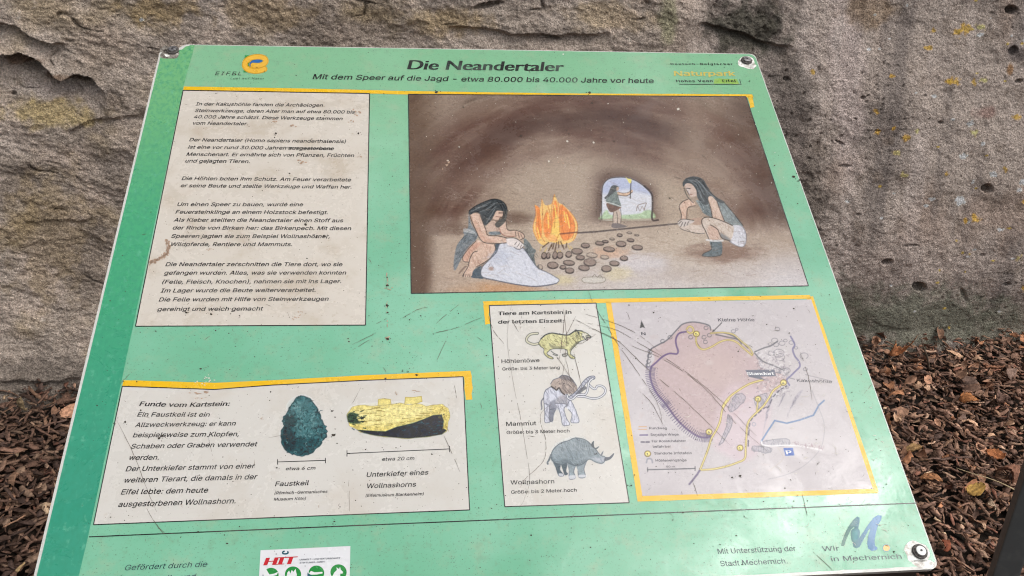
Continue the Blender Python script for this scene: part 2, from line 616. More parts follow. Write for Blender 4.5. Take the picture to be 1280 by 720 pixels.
def build_mulch():
    n = 70000
    x = rng.uniform(-2.5, 3.1, n)
    y = rng.uniform(.1, 2.75, n)
    keep = wall_dist(x, y) > -.03
    x, y = x[keep], y[keep]
    n = len(x)
    wd = wall_dist(x, y)
    L = rng.gamma(5, .0088, n).clip(.012, .10) * .5
    Wd = rng.gamma(6, .0019, n).clip(.004, .024) * .55
    L *= np.where(x > .2, .62, .85)
    Wd *= np.where(x > .2, .85, .92)
    T = rng.uniform(.0012, .0042, n)
    t = np.array([-1, -.35, .35, 1.])
    k = len(t)
    wj = Wd[:, None] * rng.uniform(.45, 1.1, (n, k)) * np.array([.62, 1, 1, .6])
    off = (rng.normal(0, .35, (n, k)) * Wd[:, None])
    bend = rng.normal(0, .10, n)[:, None] * (t ** 2)[None] * L[:, None] * 1.2 + rng.normal(0, .0012, (n, k))
    cx = t[None] * L[:, None] * (1 + rng.normal(0, .08, (n, k)))
    v = np.empty((n, k, 4, 3))
    sl_ = rng.normal(0, .35, (n, k)) * Wd[:, None]
    for j, (a, b) in enumerate(((-1, -1), (1, -1), (1, 1), (-1, 1))):
        v[:, :, j, 0] = cx + a * sl_
        v[:, :, j, 1] = a * wj + off
        v[:, :, j, 2] = bend + b * T[:, None] * .5
    v = v.reshape(n, k * 4, 3)
    M = rot(rng.uniform(0, 2 * np.pi, n), rng.normal(0, .17, n), rng.normal(0, .32, n))
    v = np.einsum('nij,nkj->nki', M, v)
    zb = rng.uniform(.004, .042, n) + .012 * fbm(x * 4, y * 4, 3, 7) + .05 * np.exp(-np.maximum(wd, 0) / .05) * rng.uniform(.1, 1, n)
    v += np.stack([x, y, zb], -1)[:, None, :]
    q = []
    for r in range(k - 1):
        for j in range(4):
            q.append((r * 4 + j, r * 4 + (j + 1) % 4, r * 4 + 4 + (j + 1) % 4, r * 4 + 4 + j))
    q.append((3, 2, 1, 0))
    q.append((k * 4 - 4, k * 4 - 3, k * 4 - 2, k * 4 - 1))
    q = np.array(q)
    F = (q[None] + (np.arange(n) * k * 4)[:, None, None]).reshape(-1, 4)
    pal = lin(np.array([(84, 63, 52), (74, 56, 47), (94, 73, 60), (64, 50, 44), (100, 76, 60), (92, 62, 50), (116, 94, 78), (150, 128, 104)]))
    pick = rng.choice(8, n, p=[.26, .24, .16, .16, .08, .05, .04, .01])
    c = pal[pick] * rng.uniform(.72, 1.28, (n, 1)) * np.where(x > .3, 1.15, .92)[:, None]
    c = c * (1 + .55 * (rng.random((n, 1)) < .10)) * np.where(rng.random((n, 1)) < .22, .6, 1.)
    c = c * .95 + c.mean(1, keepdims=True) * .05
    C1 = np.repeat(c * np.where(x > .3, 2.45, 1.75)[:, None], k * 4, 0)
    V1 = v.reshape(-1, 3)

    # crumpled dead leaves, mostly on the right and against the rock
    n2 = 9000
    x = rng.uniform(-2.5, 3.1, n2)
    y = rng.uniform(.3, 2.75, n2)
    wd = wall_dist(x, y)
    keep = (wd > -.01) & (rng.random(n2) < np.where(x > .3, .85, .10) * (.35 + .65 * np.exp(-np.maximum(wd, 0) / .5)))
    x, y, wd = x[keep], y[keep], wd[keep]
    n2 = len(x)
    vv, ff, cc = leaf_batch(n2, rng)
    sc = rng.gamma(5, .0038, n2).clip(.008, .034)
    M = rot(rng.uniform(0, 2 * np.pi, n2), rng.normal(0, .4, n2), rng.normal(0, .5, n2))
    vv = np.einsum('nij,nkj->nki', M, vv * sc[:, None, None])
    zb = rng.uniform(.022, .05, n2) + .05 * np.exp(-np.maximum(wd, 0) / .06) * rng.uniform(0, 1, n2)
    vv += np.stack([x, y, zb], -1)[:, None, :]
    kk = vv.shape[1]
    F2 = (ff[None] + (np.arange(n2) * kk)[:, None, None]).reshape(-1, 4) + len(V1)
    pal = lin(np.array([(112, 86, 70), (122, 92, 74), (98, 76, 64), (130, 92, 68), (152, 124, 102), (86, 70, 62)]))
    c = pal[rng.choice(6, n2, p=[.26, .2, .22, .12, .08, .12])] * rng.uniform(.6, 1.3, (n2, 1))
    C2 = np.repeat(c * 2.1, kk, 0)
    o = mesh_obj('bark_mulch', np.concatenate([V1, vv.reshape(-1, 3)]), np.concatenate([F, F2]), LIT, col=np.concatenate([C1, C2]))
    tag(o, 'brown bark mulch and leaf litter covering the ground below the rock', 'mulch', kind='stuff')


def leaf_batch(n, g, nu=7, nv=5, curl=1.0):
    """n unit leaves (half-length 1) folded along the midrib and curled; returns verts (n,k,3), faces, None"""
    u = np.linspace(-1, 1, nu)
    w = np.linspace(-1, 1, nv)
    Uu, Ww = np.meshgrid(u, w, indexing='ij')
    prof = np.sqrt(np.clip(1 - np.abs(Uu) ** 1.6, 0, 1)) * (.62 - .16 * Uu)
    prof = np.maximum(prof, .02)
    fold = g.normal(.25, .35, n)[:, None, None] * curl
    c1 = g.normal(0, .45, n)[:, None, None] * curl
    c2 = g.normal(0, .35, n)[:, None, None] * curl
    jit = g.normal(0, .07, (n, nu, nv))
    asp = g.uniform(.7, 1.15, n)[:, None, None]
    y = prof[None] * Ww[None] * asp * (1 - .25 * np.abs(fold)) + .5 * jit * np.abs(Ww[None])
    z = fold * np.abs(y) * 1.2 + c1 * (Uu[None] ** 2) + c2 * Uu[None] * Ww[None] * .8 + jit
    xx = Uu[None] * (1 - .18 * np.abs(c1)) + jit * .5
    v = np.stack([xx, y, z], -1).reshape(n, nu * nv, 3)
    i = np.arange(nu * nv).reshape(nu, nv)
    f = np.stack([i[:-1, :-1], i[1:, :-1], i[1:, 1:], i[:-1, 1:]], -1).reshape(-1, 4)
    return v, f, None


build_mulch()


def single_leaf(px, length, yaw, pitch, roll, colr, label, seed, z=.055, asp=None, curl=.8):
    g = np.random.default_rng(seed)
    v, f, _ = leaf_batch(1, g, 15, 9, curl)
    v = v[0] * length / 2
    if asp:
        v[:, 1] *= asp
    M = rot(np.array([R(yaw)]), np.array([R(pitch)]), np.array([R(roll)]))[0]
    v = v @ M.T
    k = 15 * 9
    uu = np.abs(np.tile(np.linspace(-1, 1, 9), 15))
    c = lin(colr)[None] * (1 + .18 * g.normal(0, 1, (k, 1))) * (1 - .25 * np.exp(-(uu / .12) ** 2))[:, None]
    o = mesh_obj('fallen_leaf', v, f, LIT, smooth=True, col=np.clip(c, .005, 1))
    o.location = on_ground(px[0], px[1], z)
    sol = o.modifiers.new('thickness', 'SOLIDIFY')
    sol.thickness = .0008
    tag(o, label, 'leaf', 'larger fallen leaves on the mulch')
    return o


single_leaf((1219, 613), .066, 20, -8, 18, (158, 126, 68), 'golden yellow fallen leaf on the mulch left of the dark post', 1, .06)
single_leaf((1164, 597), .058, 150, 10, 10, (158, 112, 78), 'tan triangular fallen leaf near the right edge of the board', 2, .055, 1.2)
single_leaf((1264, 589), .070, -60, 14, -12, (136, 98, 80), 'large pinkish brown leaf touching the dark post', 3, .06, 1.3)
single_leaf((1244, 567), .052, -30, 5, 30, (166, 106, 68), 'small orange brown leaf lying above the pinkish leaf', 4, .06)
single_leaf((1144, 558), .060, 8, -5, 20, (150, 120, 82), 'narrow tan leaf beside the board edge above the triangular leaf', 5, .055, .7)
single_leaf((1122, 440), .092, 12, -10, 25, (156, 104, 70), 'long orange brown curled leaf against the foot of the rock', 6, .075, .7, 1.2)
single_leaf((1243, 461), .095, 20, 15, -20, (140, 100, 78), 'large curled brown leaf with pale tip at the foot of the rock', 7, .07, .9, 1.3)
single_leaf((1212, 495), .058, -35, -8, 15, (172, 116, 74), 'bright orange torn leaf in the middle of the leaf litter', 8, .065)
single_leaf((1240, 631), .036, 80, 5, 0, (172, 150, 128), 'tiny pale beige leaf below the golden yellow leaf', 9, .055, 1.1)
single_leaf((1185, 678), .046, 60, 12, 30, (134, 76, 54), 'crumpled red brown leaf near the lower right board corner', 10, .055, .9, 1.3)
single_leaf((1255, 500), .072, 70, 10, -25, (112, 88, 78), 'dull grey brown leaf folded upright in the litter', 11, .06, .8)
single_leaf((26, 509), .060, 80, 70, 10, (142, 124, 96), 'pale leaf leaning upright against the rock by the left mulch', 12, .07, .7)


def build_sticks():
    def stick(name, a, b, r, colr, label, cat, za=.06, zb=.06, flat=.6):
        A, B = on_ground(*a, za), on_ground(*b, zb)
        d = unit(B - A)
        s_ = unit(np.cross(d, [0, 0, 1]))
        t_ = np.cross(s_, d)
        ns, nr = 12, 7
        v, f = [], []
        g = np.random.default_rng(int(a[0]))
        for i in range(ns):
            t = i / (ns - 1)
            c = A + (B - A) * t + s_ * .004 * math.sin(3 * t + 1) + t_ * .003 * math.sin(5 * t)
            rr = r * (1 - .55 * t) * g.uniform(.85, 1.1)
            for j in range(nr):
                an = 2 * math.pi * j / nr
                v.append(c + s_ * rr * math.cos(an) + t_ * rr * flat * math.sin(an))
        for i in range(ns - 1):
            for j in range(nr):
                f.append((i * nr + j, i * nr + (j + 1) % nr, (i + 1) * nr + (j + 1) % nr, (i + 1) * nr + j))
        f.append(tuple(range(nr))[::-1])
        f.append(tuple(range((ns - 1) * nr, ns * nr)))
        v = np.array(v)
        o = mesh_obj(name, v - A, f, LIT, smooth=True, col=np.tile(lin(colr), (len(v), 1)))
        o.location = A
        tag(o, label, cat)
    stick('straw_stalk', (1268, 613), (1196, 583), .0026, (176, 158, 126), 'thin pale straw stalk lying across the mulch above the golden leaf', 'stalk')
    stick('wood_splinter', (19, 714), (32, 702), .005, (188, 160, 118), 'pale wood splinter on the dark mulch left of the board', 'splinter')
    stick('twig', (1162, 462), (1152, 422), .006, (104, 92, 80), 'grey forked twig standing against the rock foot', 'twig', .05, .17)


build_sticks()


# ------------------------------------------------------------------ dark metal post at the right
def build_post():
    t = 1.62
    A = CAM + wray(1253, 722) * t
    d = wray(1253 + .331 * 260, 722 - 260)
    B = CAM + d * (A[1] / d[1])
    ax = unit(B - A)
    base = A - ax * (A[2] / ax[2])
    top = base + ax * 1.25
    m = NM('dark_painted_steel', .5, .5)
    f = m.noise(40, 5)
    m.base(m.mix(m.ramp(f, .45, .75), (.085, .092, .092), (.115, .12, .118)))
    m.bump(m.noise(220, 3), .08, .001)
    root = empty('metal_post', base)
    tag(root, 'dark grey square steel post standing right of the board', 'post')
    import bmesh
    ya = R(-28)
    s_ = np.array([math.cos(ya), math.sin(ya), 0])
    t_ = np.cross(ax, s_)

    def prism(name, hw, hd, z0, z1, bev):
        bm = bmesh.new()
        vs = []
        for z in (z0, z1):
            for a, b in ((-1, -1), (1, -1), (1, 1), (-1, 1)):
                vs.append(bm.verts.new(ax * z + s_ * a * hw + t_ * b * hd))
        for q in ((3, 2, 1, 0), (4, 5, 6, 7), (0, 1, 5, 4), (1, 2, 6, 5), (2, 3, 7, 6), (3, 0, 4, 7)):
            bm.faces.new([vs[k] for k in q])
        bmesh.ops.recalc_face_normals(bm, faces=bm.faces)
        bmesh.ops.bevel(bm, geom=bm.edges, offset=bev, segments=2, affect='EDGES', profile=.6)
        me = bpy.data.meshes.new(name)
        bm.to_mesh(me)
        bm.free()
        me.materials.append(m.m)
        o = bpy.data.objects.new(name, me)
        S.collection.objects.link(o)
        o.parent = root
        return o
    prism('tube', .0205, .0205, -.05, 1.25, .003)
    prism('end_cap', .0220, .0220, 1.2505, 1.258, .002)


build_post()
# ------------------------------------------------------------------ information board: board plane mapping
P0 = pxray(202, 55) * 1.45676                        # top left corner, camera frame
EL = math.asin(float(np.dot(UP, V)))
ORG = CAM + BAS @ P0
BW, BH = 1.0, .909
ROOT = empty('information_board', (ORG[0] + .5, ORG[1] - .42, 0))
tag(ROOT, 'weathered green information board about Neanderthals on a low slanted stand before the rock', 'information board')
MB = Matrix(((1, 0, 0, ORG[0]), (0, math.cos(EL), -math.sin(EL), ORG[1]), (0, math.sin(EL), math.cos(EL), ORG[2]), (0, 0, 0, 1)))
ML = Matrix.Translation(-ROOT.location) @ MB


def B(x, y):
    """photo pixel -> board (u, v); u right, v down is negative"""
    r = pxray(x, y)
    q = r * (np.dot(P0, NB) / np.dot(r, NB)) - P0
    return np.array([np.dot(q, U), np.dot(q, V)])


def board_px(u, v):
    P = P0 + u[..., None] * U + v[..., None] * V
    return P[..., 0] / P[..., 2] * FPX + W0 / 2, -P[..., 1] / P[..., 2] * FPX + H0 / 2


def Z(x0, y0, s):
    return lambda pts: [(p[0] / s + x0, p[1] / s + y0) for p in pts]


def print_mat(name, c=None, rough=.30, dirt=.25, fleck=.25, dirtcol=(.30, .25, .19)):
    """weather-worn print: ink colour, a film of grime, dark flecks, uneven gloss"""
    m = NM(name, rough, .5)
    col = m.attr() if c is None else tuple(inkc(c))
    d1 = m.ramp(m.noise(13, 6, .62), .46, .74, 0, dirt)
    d2 = m.ramp(m.noise(95, 5, .7), .56, .74, 0, dirt * .9)
    col = m.mix(d1, col, dirtcol)
    col = m.mix(d2, col, dirtcol)
    if fleck:
        d3 = m.ramp(m.noise(420, 3, .6), .66, .76, 0, fleck)
        col = m.mix(d3, col, (.10, .085, .07))
    m.base(col)
    rr = m.math('ADD', m.ramp(m.noise(17, 6, .65, None, .6), .35, .7, rough - .16, rough + .06), m.ramp(m.noise(240, 3), .4, .7, 0, .06))
    m.rough(rr)
    m.bump(m.noise(34, 4, .5), .10, .0015)
    return m.m


def part(name, verts, faces, mat, parent=None, label=None, col=None, smooth=False, kind=None):
    o = mesh_obj(name, verts, faces, mat, parent or ROOT, ML if parent is None else Matrix.Identity(4), smooth, col)
    if label:
        o['label'] = label
    if kind:
        o['kind'] = kind
    return o


ZS = .22                                             # print layers lie hundredths of a millimetre apart


def flat(polys, z):
    """list of pixel polygons -> one sheet mesh on the board at height z"""
    z = z * ZS
    v, f = [], []
    for p in polys:
        i = len(v)
        q = [B(*k) for k in p]
        a = sum(q[j][0] * q[(j + 1) % len(q)][1] - q[(j + 1) % len(q)][0] * q[j][1] for j in range(len(q)))
        if a < 0:
            q = q[::-1]
        v += [(k[0], k[1], z) for k in q]
        f.append(tuple(range(i, i + len(q))))
    return v, f


def line_quads(pts, wid):
    """pixel polyline -> quads of constant pixel width (or one width per point)"""
    o = []
    n = len(pts)
    ws = wid if hasattr(wid, '__len__') else [wid] * n
    L, Rr = [], []
    for i in range(n):
        a = np.array(pts[max(i - 1, 0)], float)
        b = np.array(pts[min(i + 1, n - 1)], float)
        t = unit(b - a)
        nn = np.array([-t[1], t[0]]) * ws[i] / 2
        p = np.array(pts[i], float)
        L.append(p + nn)
        Rr.append(p - nn)
    for i in range(n - 1):
        o.append([L[i], L[i + 1], Rr[i + 1], Rr[i]])
    return o


def cat(pts, closed=False, n=5):
    """Catmull-Rom"""
    P = [np.array(p, float) for p in pts]
    o = []
    m = len(P)
    for i in range(m if closed else m - 1):
        if closed:
            a, b, c, d = P[i - 1], P[i], P[(i + 1) % m], P[(i + 2) % m]
        else:
            a, b, c, d = P[max(i - 1, 0)], P[i], P[i + 1], P[min(i + 2, m - 1)]
        for k in range(n):
            t = k / n
            o.append(.5 * ((2 * b) + (c - a) * t + (2 * a - 5 * b + 4 * c - d) * t * t + (3 * b - a - 3 * c + d) * t ** 3))
    if not closed:
        o.append(P[-1])
    return o


class Raster:
    """printed picture: a fine grid on the board whose points carry the ink colour"""

    def __init__(s, px, res, base=None):
        q = np.array([B(*p) for p in px])
        s.u0, s.v0 = q.min(0)
        s.u1, s.v1 = q.max(0)
        s.nu = int((s.u1 - s.u0) / res) + 2
        s.nv = int((s.v1 - s.v0) / res) + 2
        s.u, s.v = np.meshgrid(np.linspace(s.u0, s.u1, s.nu), np.linspace(s.v0, s.v1, s.nv))
        s.X, s.Y = board_px(s.u, s.v)
        s.c = np.ones(s.u.shape + (3,)) * (np.array(base) if base is not None else np.array((214, 210, 204)))
        s.cov = np.zeros(s.u.shape)
        s.aa = res / .00135 * .8 + .25
        s.sw = 1.3                                   # pen weight

    def box(s, P, pad):
        P = np.asarray(P)
        m = (s.X > P[:, 0].min() - pad) & (s.X < P[:, 0].max() + pad) & (s.Y > P[:, 1].min() - pad) & (s.Y < P[:, 1].max() + pad)
        return np.nonzero(m)

    def _dist(s, P, X, Y):
        best = np.full(X.shape, 1e9)
        wh = np.zeros(X.shape)
        n = len(P) - 1
        for i in range(n):
            ax, ay = P[i]
            bx, by = P[i + 1]
            dx, dy = bx - ax, by - ay
            L = dx * dx + dy * dy + 1e-9
            t = np.clip(((X - ax) * dx + (Y - ay) * dy) / L, 0, 1)
            e = np.hypot(X - ax - t * dx, Y - ay - t * dy)
            k = e < best
            best = np.where(k, e, best)
            wh = np.where(k, (i + t) / n, wh)
        return best, wh

    def put(s, idx, col, a):
        s.c[idx] = s.c[idx] * (1 - a[:, None]) + np.asarray(col, float) * a[:, None]
        s.cov[idx] = np.maximum(s.cov[idx], a)

    def poly(s, pts, col, a=1., soft=0., smooth=True, tex=0., seed=1):
        P = cat(pts, True, 4) if smooth else [np.array(p, float) for p in pts]
        P = P + [P[0]]
        idx = s.box(P, soft + 2)
        X, Y = s.X[idx], s.Y[idx]
        if not len(X):
            return
        ins = np.zeros(X.shape, bool)
        for i in range(len(P) - 1):
            (x1, y1), (x2, y2) = P[i], P[i + 1]
            if y1 == y2:
                continue
            c = (Y < y1) != (Y < y2)
            ins ^= c & (X < (x2 - x1) * (Y - y1) / (y2 - y1) + x1)
        e, _ = s._dist(P, X, Y)
        sd_ = np.where(ins, e, -e)
        al = np.clip(.5 + sd_ / max(s.aa, soft), 0, 1) * a
        col = np.asarray(col, float)
        if tex:
            t = fbm(X * .22, Y * .22, 3, seed) + .7 * fbm(X * .7, Y * .7, 2, seed + 3)
            col = col[None] * (1 + tex * t[:, None])
            s.c[idx] = s.c[idx] * (1 - al[:, None]) + np.clip(col, 0, 255) * al[:, None]
            s.cov[idx] = np.maximum(s.cov[idx], al)
        else:
            s.put(idx, col, al)

    def stroke(s, pts, wd, col, a=1., smooth=True, taper=0., n=4):
        P = cat(pts, False, n) if smooth and len(pts) > 2 else [np.array(p, float) for p in pts]
        idx = s.box(P, wd + 2)
        X, Y = s.X[idx], s.Y[idx]
        if not len(X):
            return
        e, wh = s._dist(P, X, Y)
        w_ = wd * s.sw * (1 - taper * np.abs(2 * wh - 1) ** 2)
        al = np.clip(.5 + (w_ / 2 - e) / s.aa, 0, 1) * np.minimum(1, w_ / s.aa * 1.2) * a
        s.put(idx, col, al)

    def blob(s, x, y, rx, ry, col, a, nz=.35, seed=0, pw=1.):
        P = [(x - rx * 1.6, y - ry * 1.6), (x + rx * 1.6, y + ry * 1.6)]
        idx = s.box(P, 1)
        X, Y = s.X[idx], s.Y[idx]
        if not len(X):
            return
        r = np.hypot((X - x) / rx, (Y - y) / ry) + nz * fbm(X * 2.4 / rx, Y * 2.4 / ry, 3, seed)
        s.put(idx, col, sm(1.3, .35, r) ** pw * a)

    def hatch(s, pts, n, ln, ang, col, a=.5, wd=.7, seed=0):
        """pencil hatching inside a polygon"""
        g = np.random.default_rng(seed)
        P = np.array(pts, float)
        lo, hi = P.min(0), P.max(0)
        k = 0
        for _ in range(n * 6):
            x, y = g.uniform(lo, hi)
            ins = False
            for i in range(len(P)):
                (x1, y1), (x2, y2) = P[i - 1], P[i]
                if (y < y1) != (y < y2) and x < (x2 - x1) * (y - y1) / (y2 - y1) + x1:
                    ins = not ins
            if not ins:
                continue
            an = ang + g.normal(0, .25)
            dx, dy = math.cos(an) * ln / 2, math.sin(an) * ln / 2
            s.stroke([(x - dx, y - dy), (x + g.normal(0, .5), y + g.normal(0, .5)), (x + dx, y + dy)], wd, col, a * g.uniform(.5, 1), False, .4)
            k += 1
            if k >= n:
                break

    def build(s, name, mat, z, parent=None, clip=None, trim=False, label=None):
        n, k = s.u.shape
        i = np.arange(n * k).reshape(n, k)
        f = np.stack([i[:-1, :-1], i[:-1, 1:], i[1:, 1:], i[1:, :-1]], -1).reshape(-1, 4)
        z = z * ZS
        v = np.stack([s.u, s.v, np.full(s.u.shape, z)], -1).reshape(-1, 3)
        col = inkc(np.clip(s.c, 0, 255) / 255.).reshape(-1, 3)
        if clip is not None:                         # straight print edges: move border points onto the outline
            q = [B(*p) for p in clip]                # tl, tr, br, bl
            a = np.linspace(0, 1, k)[None, :]
            b = np.linspace(1, 0, n)[:, None]
            v2 = [((1 - b) * ((1 - a) * q[0][t] + a * q[1][t]) + b * ((1 - a) * q[3][t] + a * q[2][t])) for t in (0, 1)]
            v = np.stack([v2[0], v2[1], np.full(s.u.shape, z)], -1).reshape(-1, 3)
        if trim:
            keep = (s.cov.reshape(-1)[f] > .02).any(1)
            f = f[keep]
            used = np.unique(f)
            mp = np.zeros(n * k, int)
            mp[used] = np.arange(len(used))
            v, col, f = v[used], col[used], mp[f]
        return part(name, v, f, mat, parent, label, col)

    def regrid(s, clip):
        """lay the grid itself out in the four-cornered print (tl, tr, br, bl pixels)"""
        q = [B(*p) for p in clip]
        n, k = s.u.shape
        a = np.linspace(0, 1, k)[None, :]
        b = np.linspace(1, 0, n)[:, None]
        s.u, s.v = [((1 - b) * ((1 - a) * q[0][t] + a * q[1][t]) + b * ((1 - a) * q[3][t] + a * q[2][t])) for t in (0, 1)]
        s.X, s.Y = board_px(s.u, s.v)
        return s
# ------------------------------------------------------------------ information board: stand, panel, bolts
def box_mesh(x0, x1, y0, y1, z0, z1):
    v = [(x, y, z) for z in (z0, z1) for x, y in ((x0, y0), (x1, y0), (x1, y1), (x0, y1))]
    f = [(3, 2, 1, 0), (4, 5, 6, 7), (0, 1, 5, 4), (1, 2, 6, 5), (2, 3, 7, 6), (3, 0, 4, 7)]
    return v, f


def join(ms):
    v, f = [], []
    for a, b in ms:
        i = len(v)
        v += list(a)
        f += [tuple(k + i for k in q) for q in b]
    return v, f


def outline(u0, u1, v0, v1, r, chip):
    """rounded rectangle, counter-clockwise, with the top left corner broken off"""
    p = []
    for cx, cy, a0 in ((u1 - r, v0 + r, -90), (u1 - r, v1 - r, 0)):
        for k in range(7):
            a = R(a0 + 15 * k)
            p.append((cx + r * math.cos(a), cy + r * math.sin(a)))
    p += [(u0 + .040 * chip, v1), (u0 + .034 * chip, v1 - .003), (u0 + .028 * chip, v1 - .010 * chip), (u0 + .014 * chip, v1 - .013 * chip), (u0 + .004, v1 - .016 * chip), (u0, v1 - .022 * chip)]
    for k in range(7):
        a = R(180 + 15 * k)
        p.append((u0 + r + r * math.cos(a), v0 + r + r * math.sin(a)))
    return p


def build_stand():
    m = NM('black_frame_steel', .5, .5)
    m.base(m.mix(m.ramp(m.noise(30, 5), .4, .75), (.012, .012, .013), (.03, .03, .03)))
    m.bump(m.noise(200, 3), .08, .001)
    t = .04
    a0, a1, b0, b1 = .012, BW - .012, -BH + .006, -.012
    z1 = -.0075
    rails = [box_mesh(a0, a1, b0, b0 + t, z1 - t, z1), box_mesh(a0, a1, b1 - t, b1, z1 - t, z1),
             box_mesh(a0, a0 + t, b0 + t + .001, b1 - t - .001, z1 - t, z1), box_mesh(a1 - t, a1, b0 + t + .001, b1 - t - .001, z1 - t, z1)]
    part('support_frame', *join(rails), m.m)
    for uc in (.24, .76):
        top = MB @ Vector((uc, -.50, z1 - t))
        lx = top.x - ROOT.location.x
        ly = top.y - ROOT.location.y
        v, f = box_mesh(lx - .03, lx + .03, ly - .03, ly + .03, -.05, top.z - .004)
        o = mesh_obj('leg', v, f, m.m, ROOT)
        bv = o.modifiers.new('bevel', 'BEVEL')
        bv.width = .004
        bv.segments = 2


build_stand()

M_WHITE = print_mat('white_laminate', (212, 212, 206), .35, .25, .1)


def gl(c):
    return tuple(float(k) for k in lin(c) * .84 - .006) + (1.,)


def build_panel():
    T = .007
    p = outline(0, BW, -BH, 0, .010, 1.0)
    n = len(p)
    v = [(x, y, 0) for x, y in p] + [(x, y, -T) for x, y in p]
    f = [tuple(range(n)), tuple(range(2 * n - 1, n - 1, -1))] + [(i + n, (i + 1) % n + n, (i + 1) % n, i) for i in range(n)]
    part('panel', v, f, M_WHITE)
    # green print, a little short of the panel edge, uneven like worn film
    p = outline(.0030, BW - .0012, -BH + .0035, -.0014, .010, 1.15)
    g = np.random.default_rng(5)
    q = []
    for i in range(len(p)):
        a, b = np.array(p[i]), np.array(p[(i + 1) % len(p)])
        k = max(1, int(np.linalg.norm(b - a) / .006))
        for j in range(k):
            c = a + (b - a) * j / k
            low = 1.0 if c[1] < -BH + .01 else .35
            e = .0012 * low * max(0, fbm(np.array(c[0] * 40), np.array(c[1] * 40), 3, 3)) * 2
            ctr = np.array((BW / 2, -BH / 2))
            q.append(c + unit(ctr - c) * e)
    v = [(x, y, .0003 * ZS) for x, y in q]
    m = NM('mint_green_print', .28, .5)
    c = m.mix(m.ramp(m.noise(5, 5, .6), .35, .7), gl((116, 182, 148)), gl((130, 191, 160)))
    # paler and greyer towards the top
    sp = m.n('ShaderNodeSeparateXYZ')
    m.l(m.tc, sp.inputs[0])
    c = m.mix(m.ramp(sp.outputs['Y'], -.5, -.05, 0, .8), c, gl((132, 184, 142)))
    c = m.mix(m.ramp(m.noise(26, 6, .65), .5, .78, 0, .45), c, (.32, .36, .24, 1))
    c = m.mix(m.ramp(m.noise(150, 5, .7), .55, .75, 0, .30), c, (.17, .20, .13, 1))
    c = m.mix(m.ramp(m.noise(430, 3, .6), .61, .70, 0, .6), c, (.07, .09, .06, 1))
    c = m.mix(m.ramp(m.noise(60, 6, .75), .52, .70, 0, .35), c, (.16, .26, .17, 1))
    m.base(c)
    m.rough(m.math('ADD', m.ramp(m.noise(15, 6, .65, None, .6), .35, .7, .04, .20), m.ramp(m.noise(240, 3), .4, .7, 0, .05)))
    m.bump(m.noise(34, 4, .5), .10, .0015)
    part('green_print', v, [tuple(range(len(v)))], m.m)
    # speckled side band, getting deeper green downwards
    a = [B(200.5, 66), B(230, 58), B(229, 109), B(152.5, 474), B(109, 676), B(98, 722), B(88, 768)]
    vv = [(.0032, a[0][1] - .012), (.0032, -BH + .004)]
    vv += [(k[0], max(k[1], -BH + .004)) for k in (a[6], a[5], a[4], a[3], a[2])] + [(a[2][0] + .004, -.012), (a[2][0] + .004, -.0016), (.046, -.0016), (.038, -.006), (.034, -.013), (.010, -.0200)]
    m = NM('speckled_green_band', .28, .5)
    sp = m.n('ShaderNodeSeparateXYZ')
    m.l(m.tc, sp.inputs[0])
    c = m.mix(m.ramp(sp.outputs['Y'], -.08, -.42, 0, 1), gl((110, 176, 118)), gl((68, 164, 116)))
    c = m.mix(m.ramp(sp.outputs['Y'], -.40, -.80, 0, 1), c, gl((56, 150, 122)))
    c = m.mix(m.ramp(m.noise(190, 4, .6, (1, .6, 1)), .42, .62, 0, .45), c, gl((52, 140, 110)))
    c = m.mix(m.ramp(m.noise(130, 4, .6, (1, .7, 1)), .55, .72, 0, .5), c, gl((110, 184, 154)))
    c = m.mix(m.ramp(m.noise(60, 3, .5, (1, .8, 1)), .66, .72, 0, .75), c, gl((24, 138, 98)))
    m.base(c)
    m.rough(m.ramp(m.noise(15, 6, .65, None, .6), .35, .7, .22, .42))
    m.bump(m.noise(34, 4, .5), .10, .0015)
    part('side_band', [(x, y, .0006 * ZS) for x, y in vv], [tuple(range(len(vv)))], m.m, label='speckled darker green band down the left side of the board')


build_panel()


def disc(cx, cy, prof, n=28, squash=1.):
    """lathe about the board normal; prof: (radius, z)"""
    v, f = [], []
    for r, z in prof:
        for j in range(n):
            a = 2 * math.pi * j / n
            v.append((cx + r * math.cos(a), cy + r * math.sin(a) * squash, z))
    for i in range(len(prof) - 1):
        for j in range(n):
            f.append((i * n + j, i * n + (j + 1) % n, (i + 1) * n + (j + 1) % n, (i + 1) * n + j))
    f.append(tuple(range((len(prof) - 1) * n, len(prof) * n)))
    return v, f


def blobpoly(x, y, rx, ry, n=40, nz=.25, seed=0):
    g = np.random.default_rng(seed)
    ph = g.uniform(0, 6.28, 5)
    o = []
    for k in range(n):
        a = 2 * math.pi * k / n
        r = 1 + nz * sum(math.sin((j + 2) * a + ph[j]) / (j + 1.2) for j in range(5)) * .6
        o.append((x + rx * r * math.cos(a), y + ry * r * math.sin(a)))
    return o


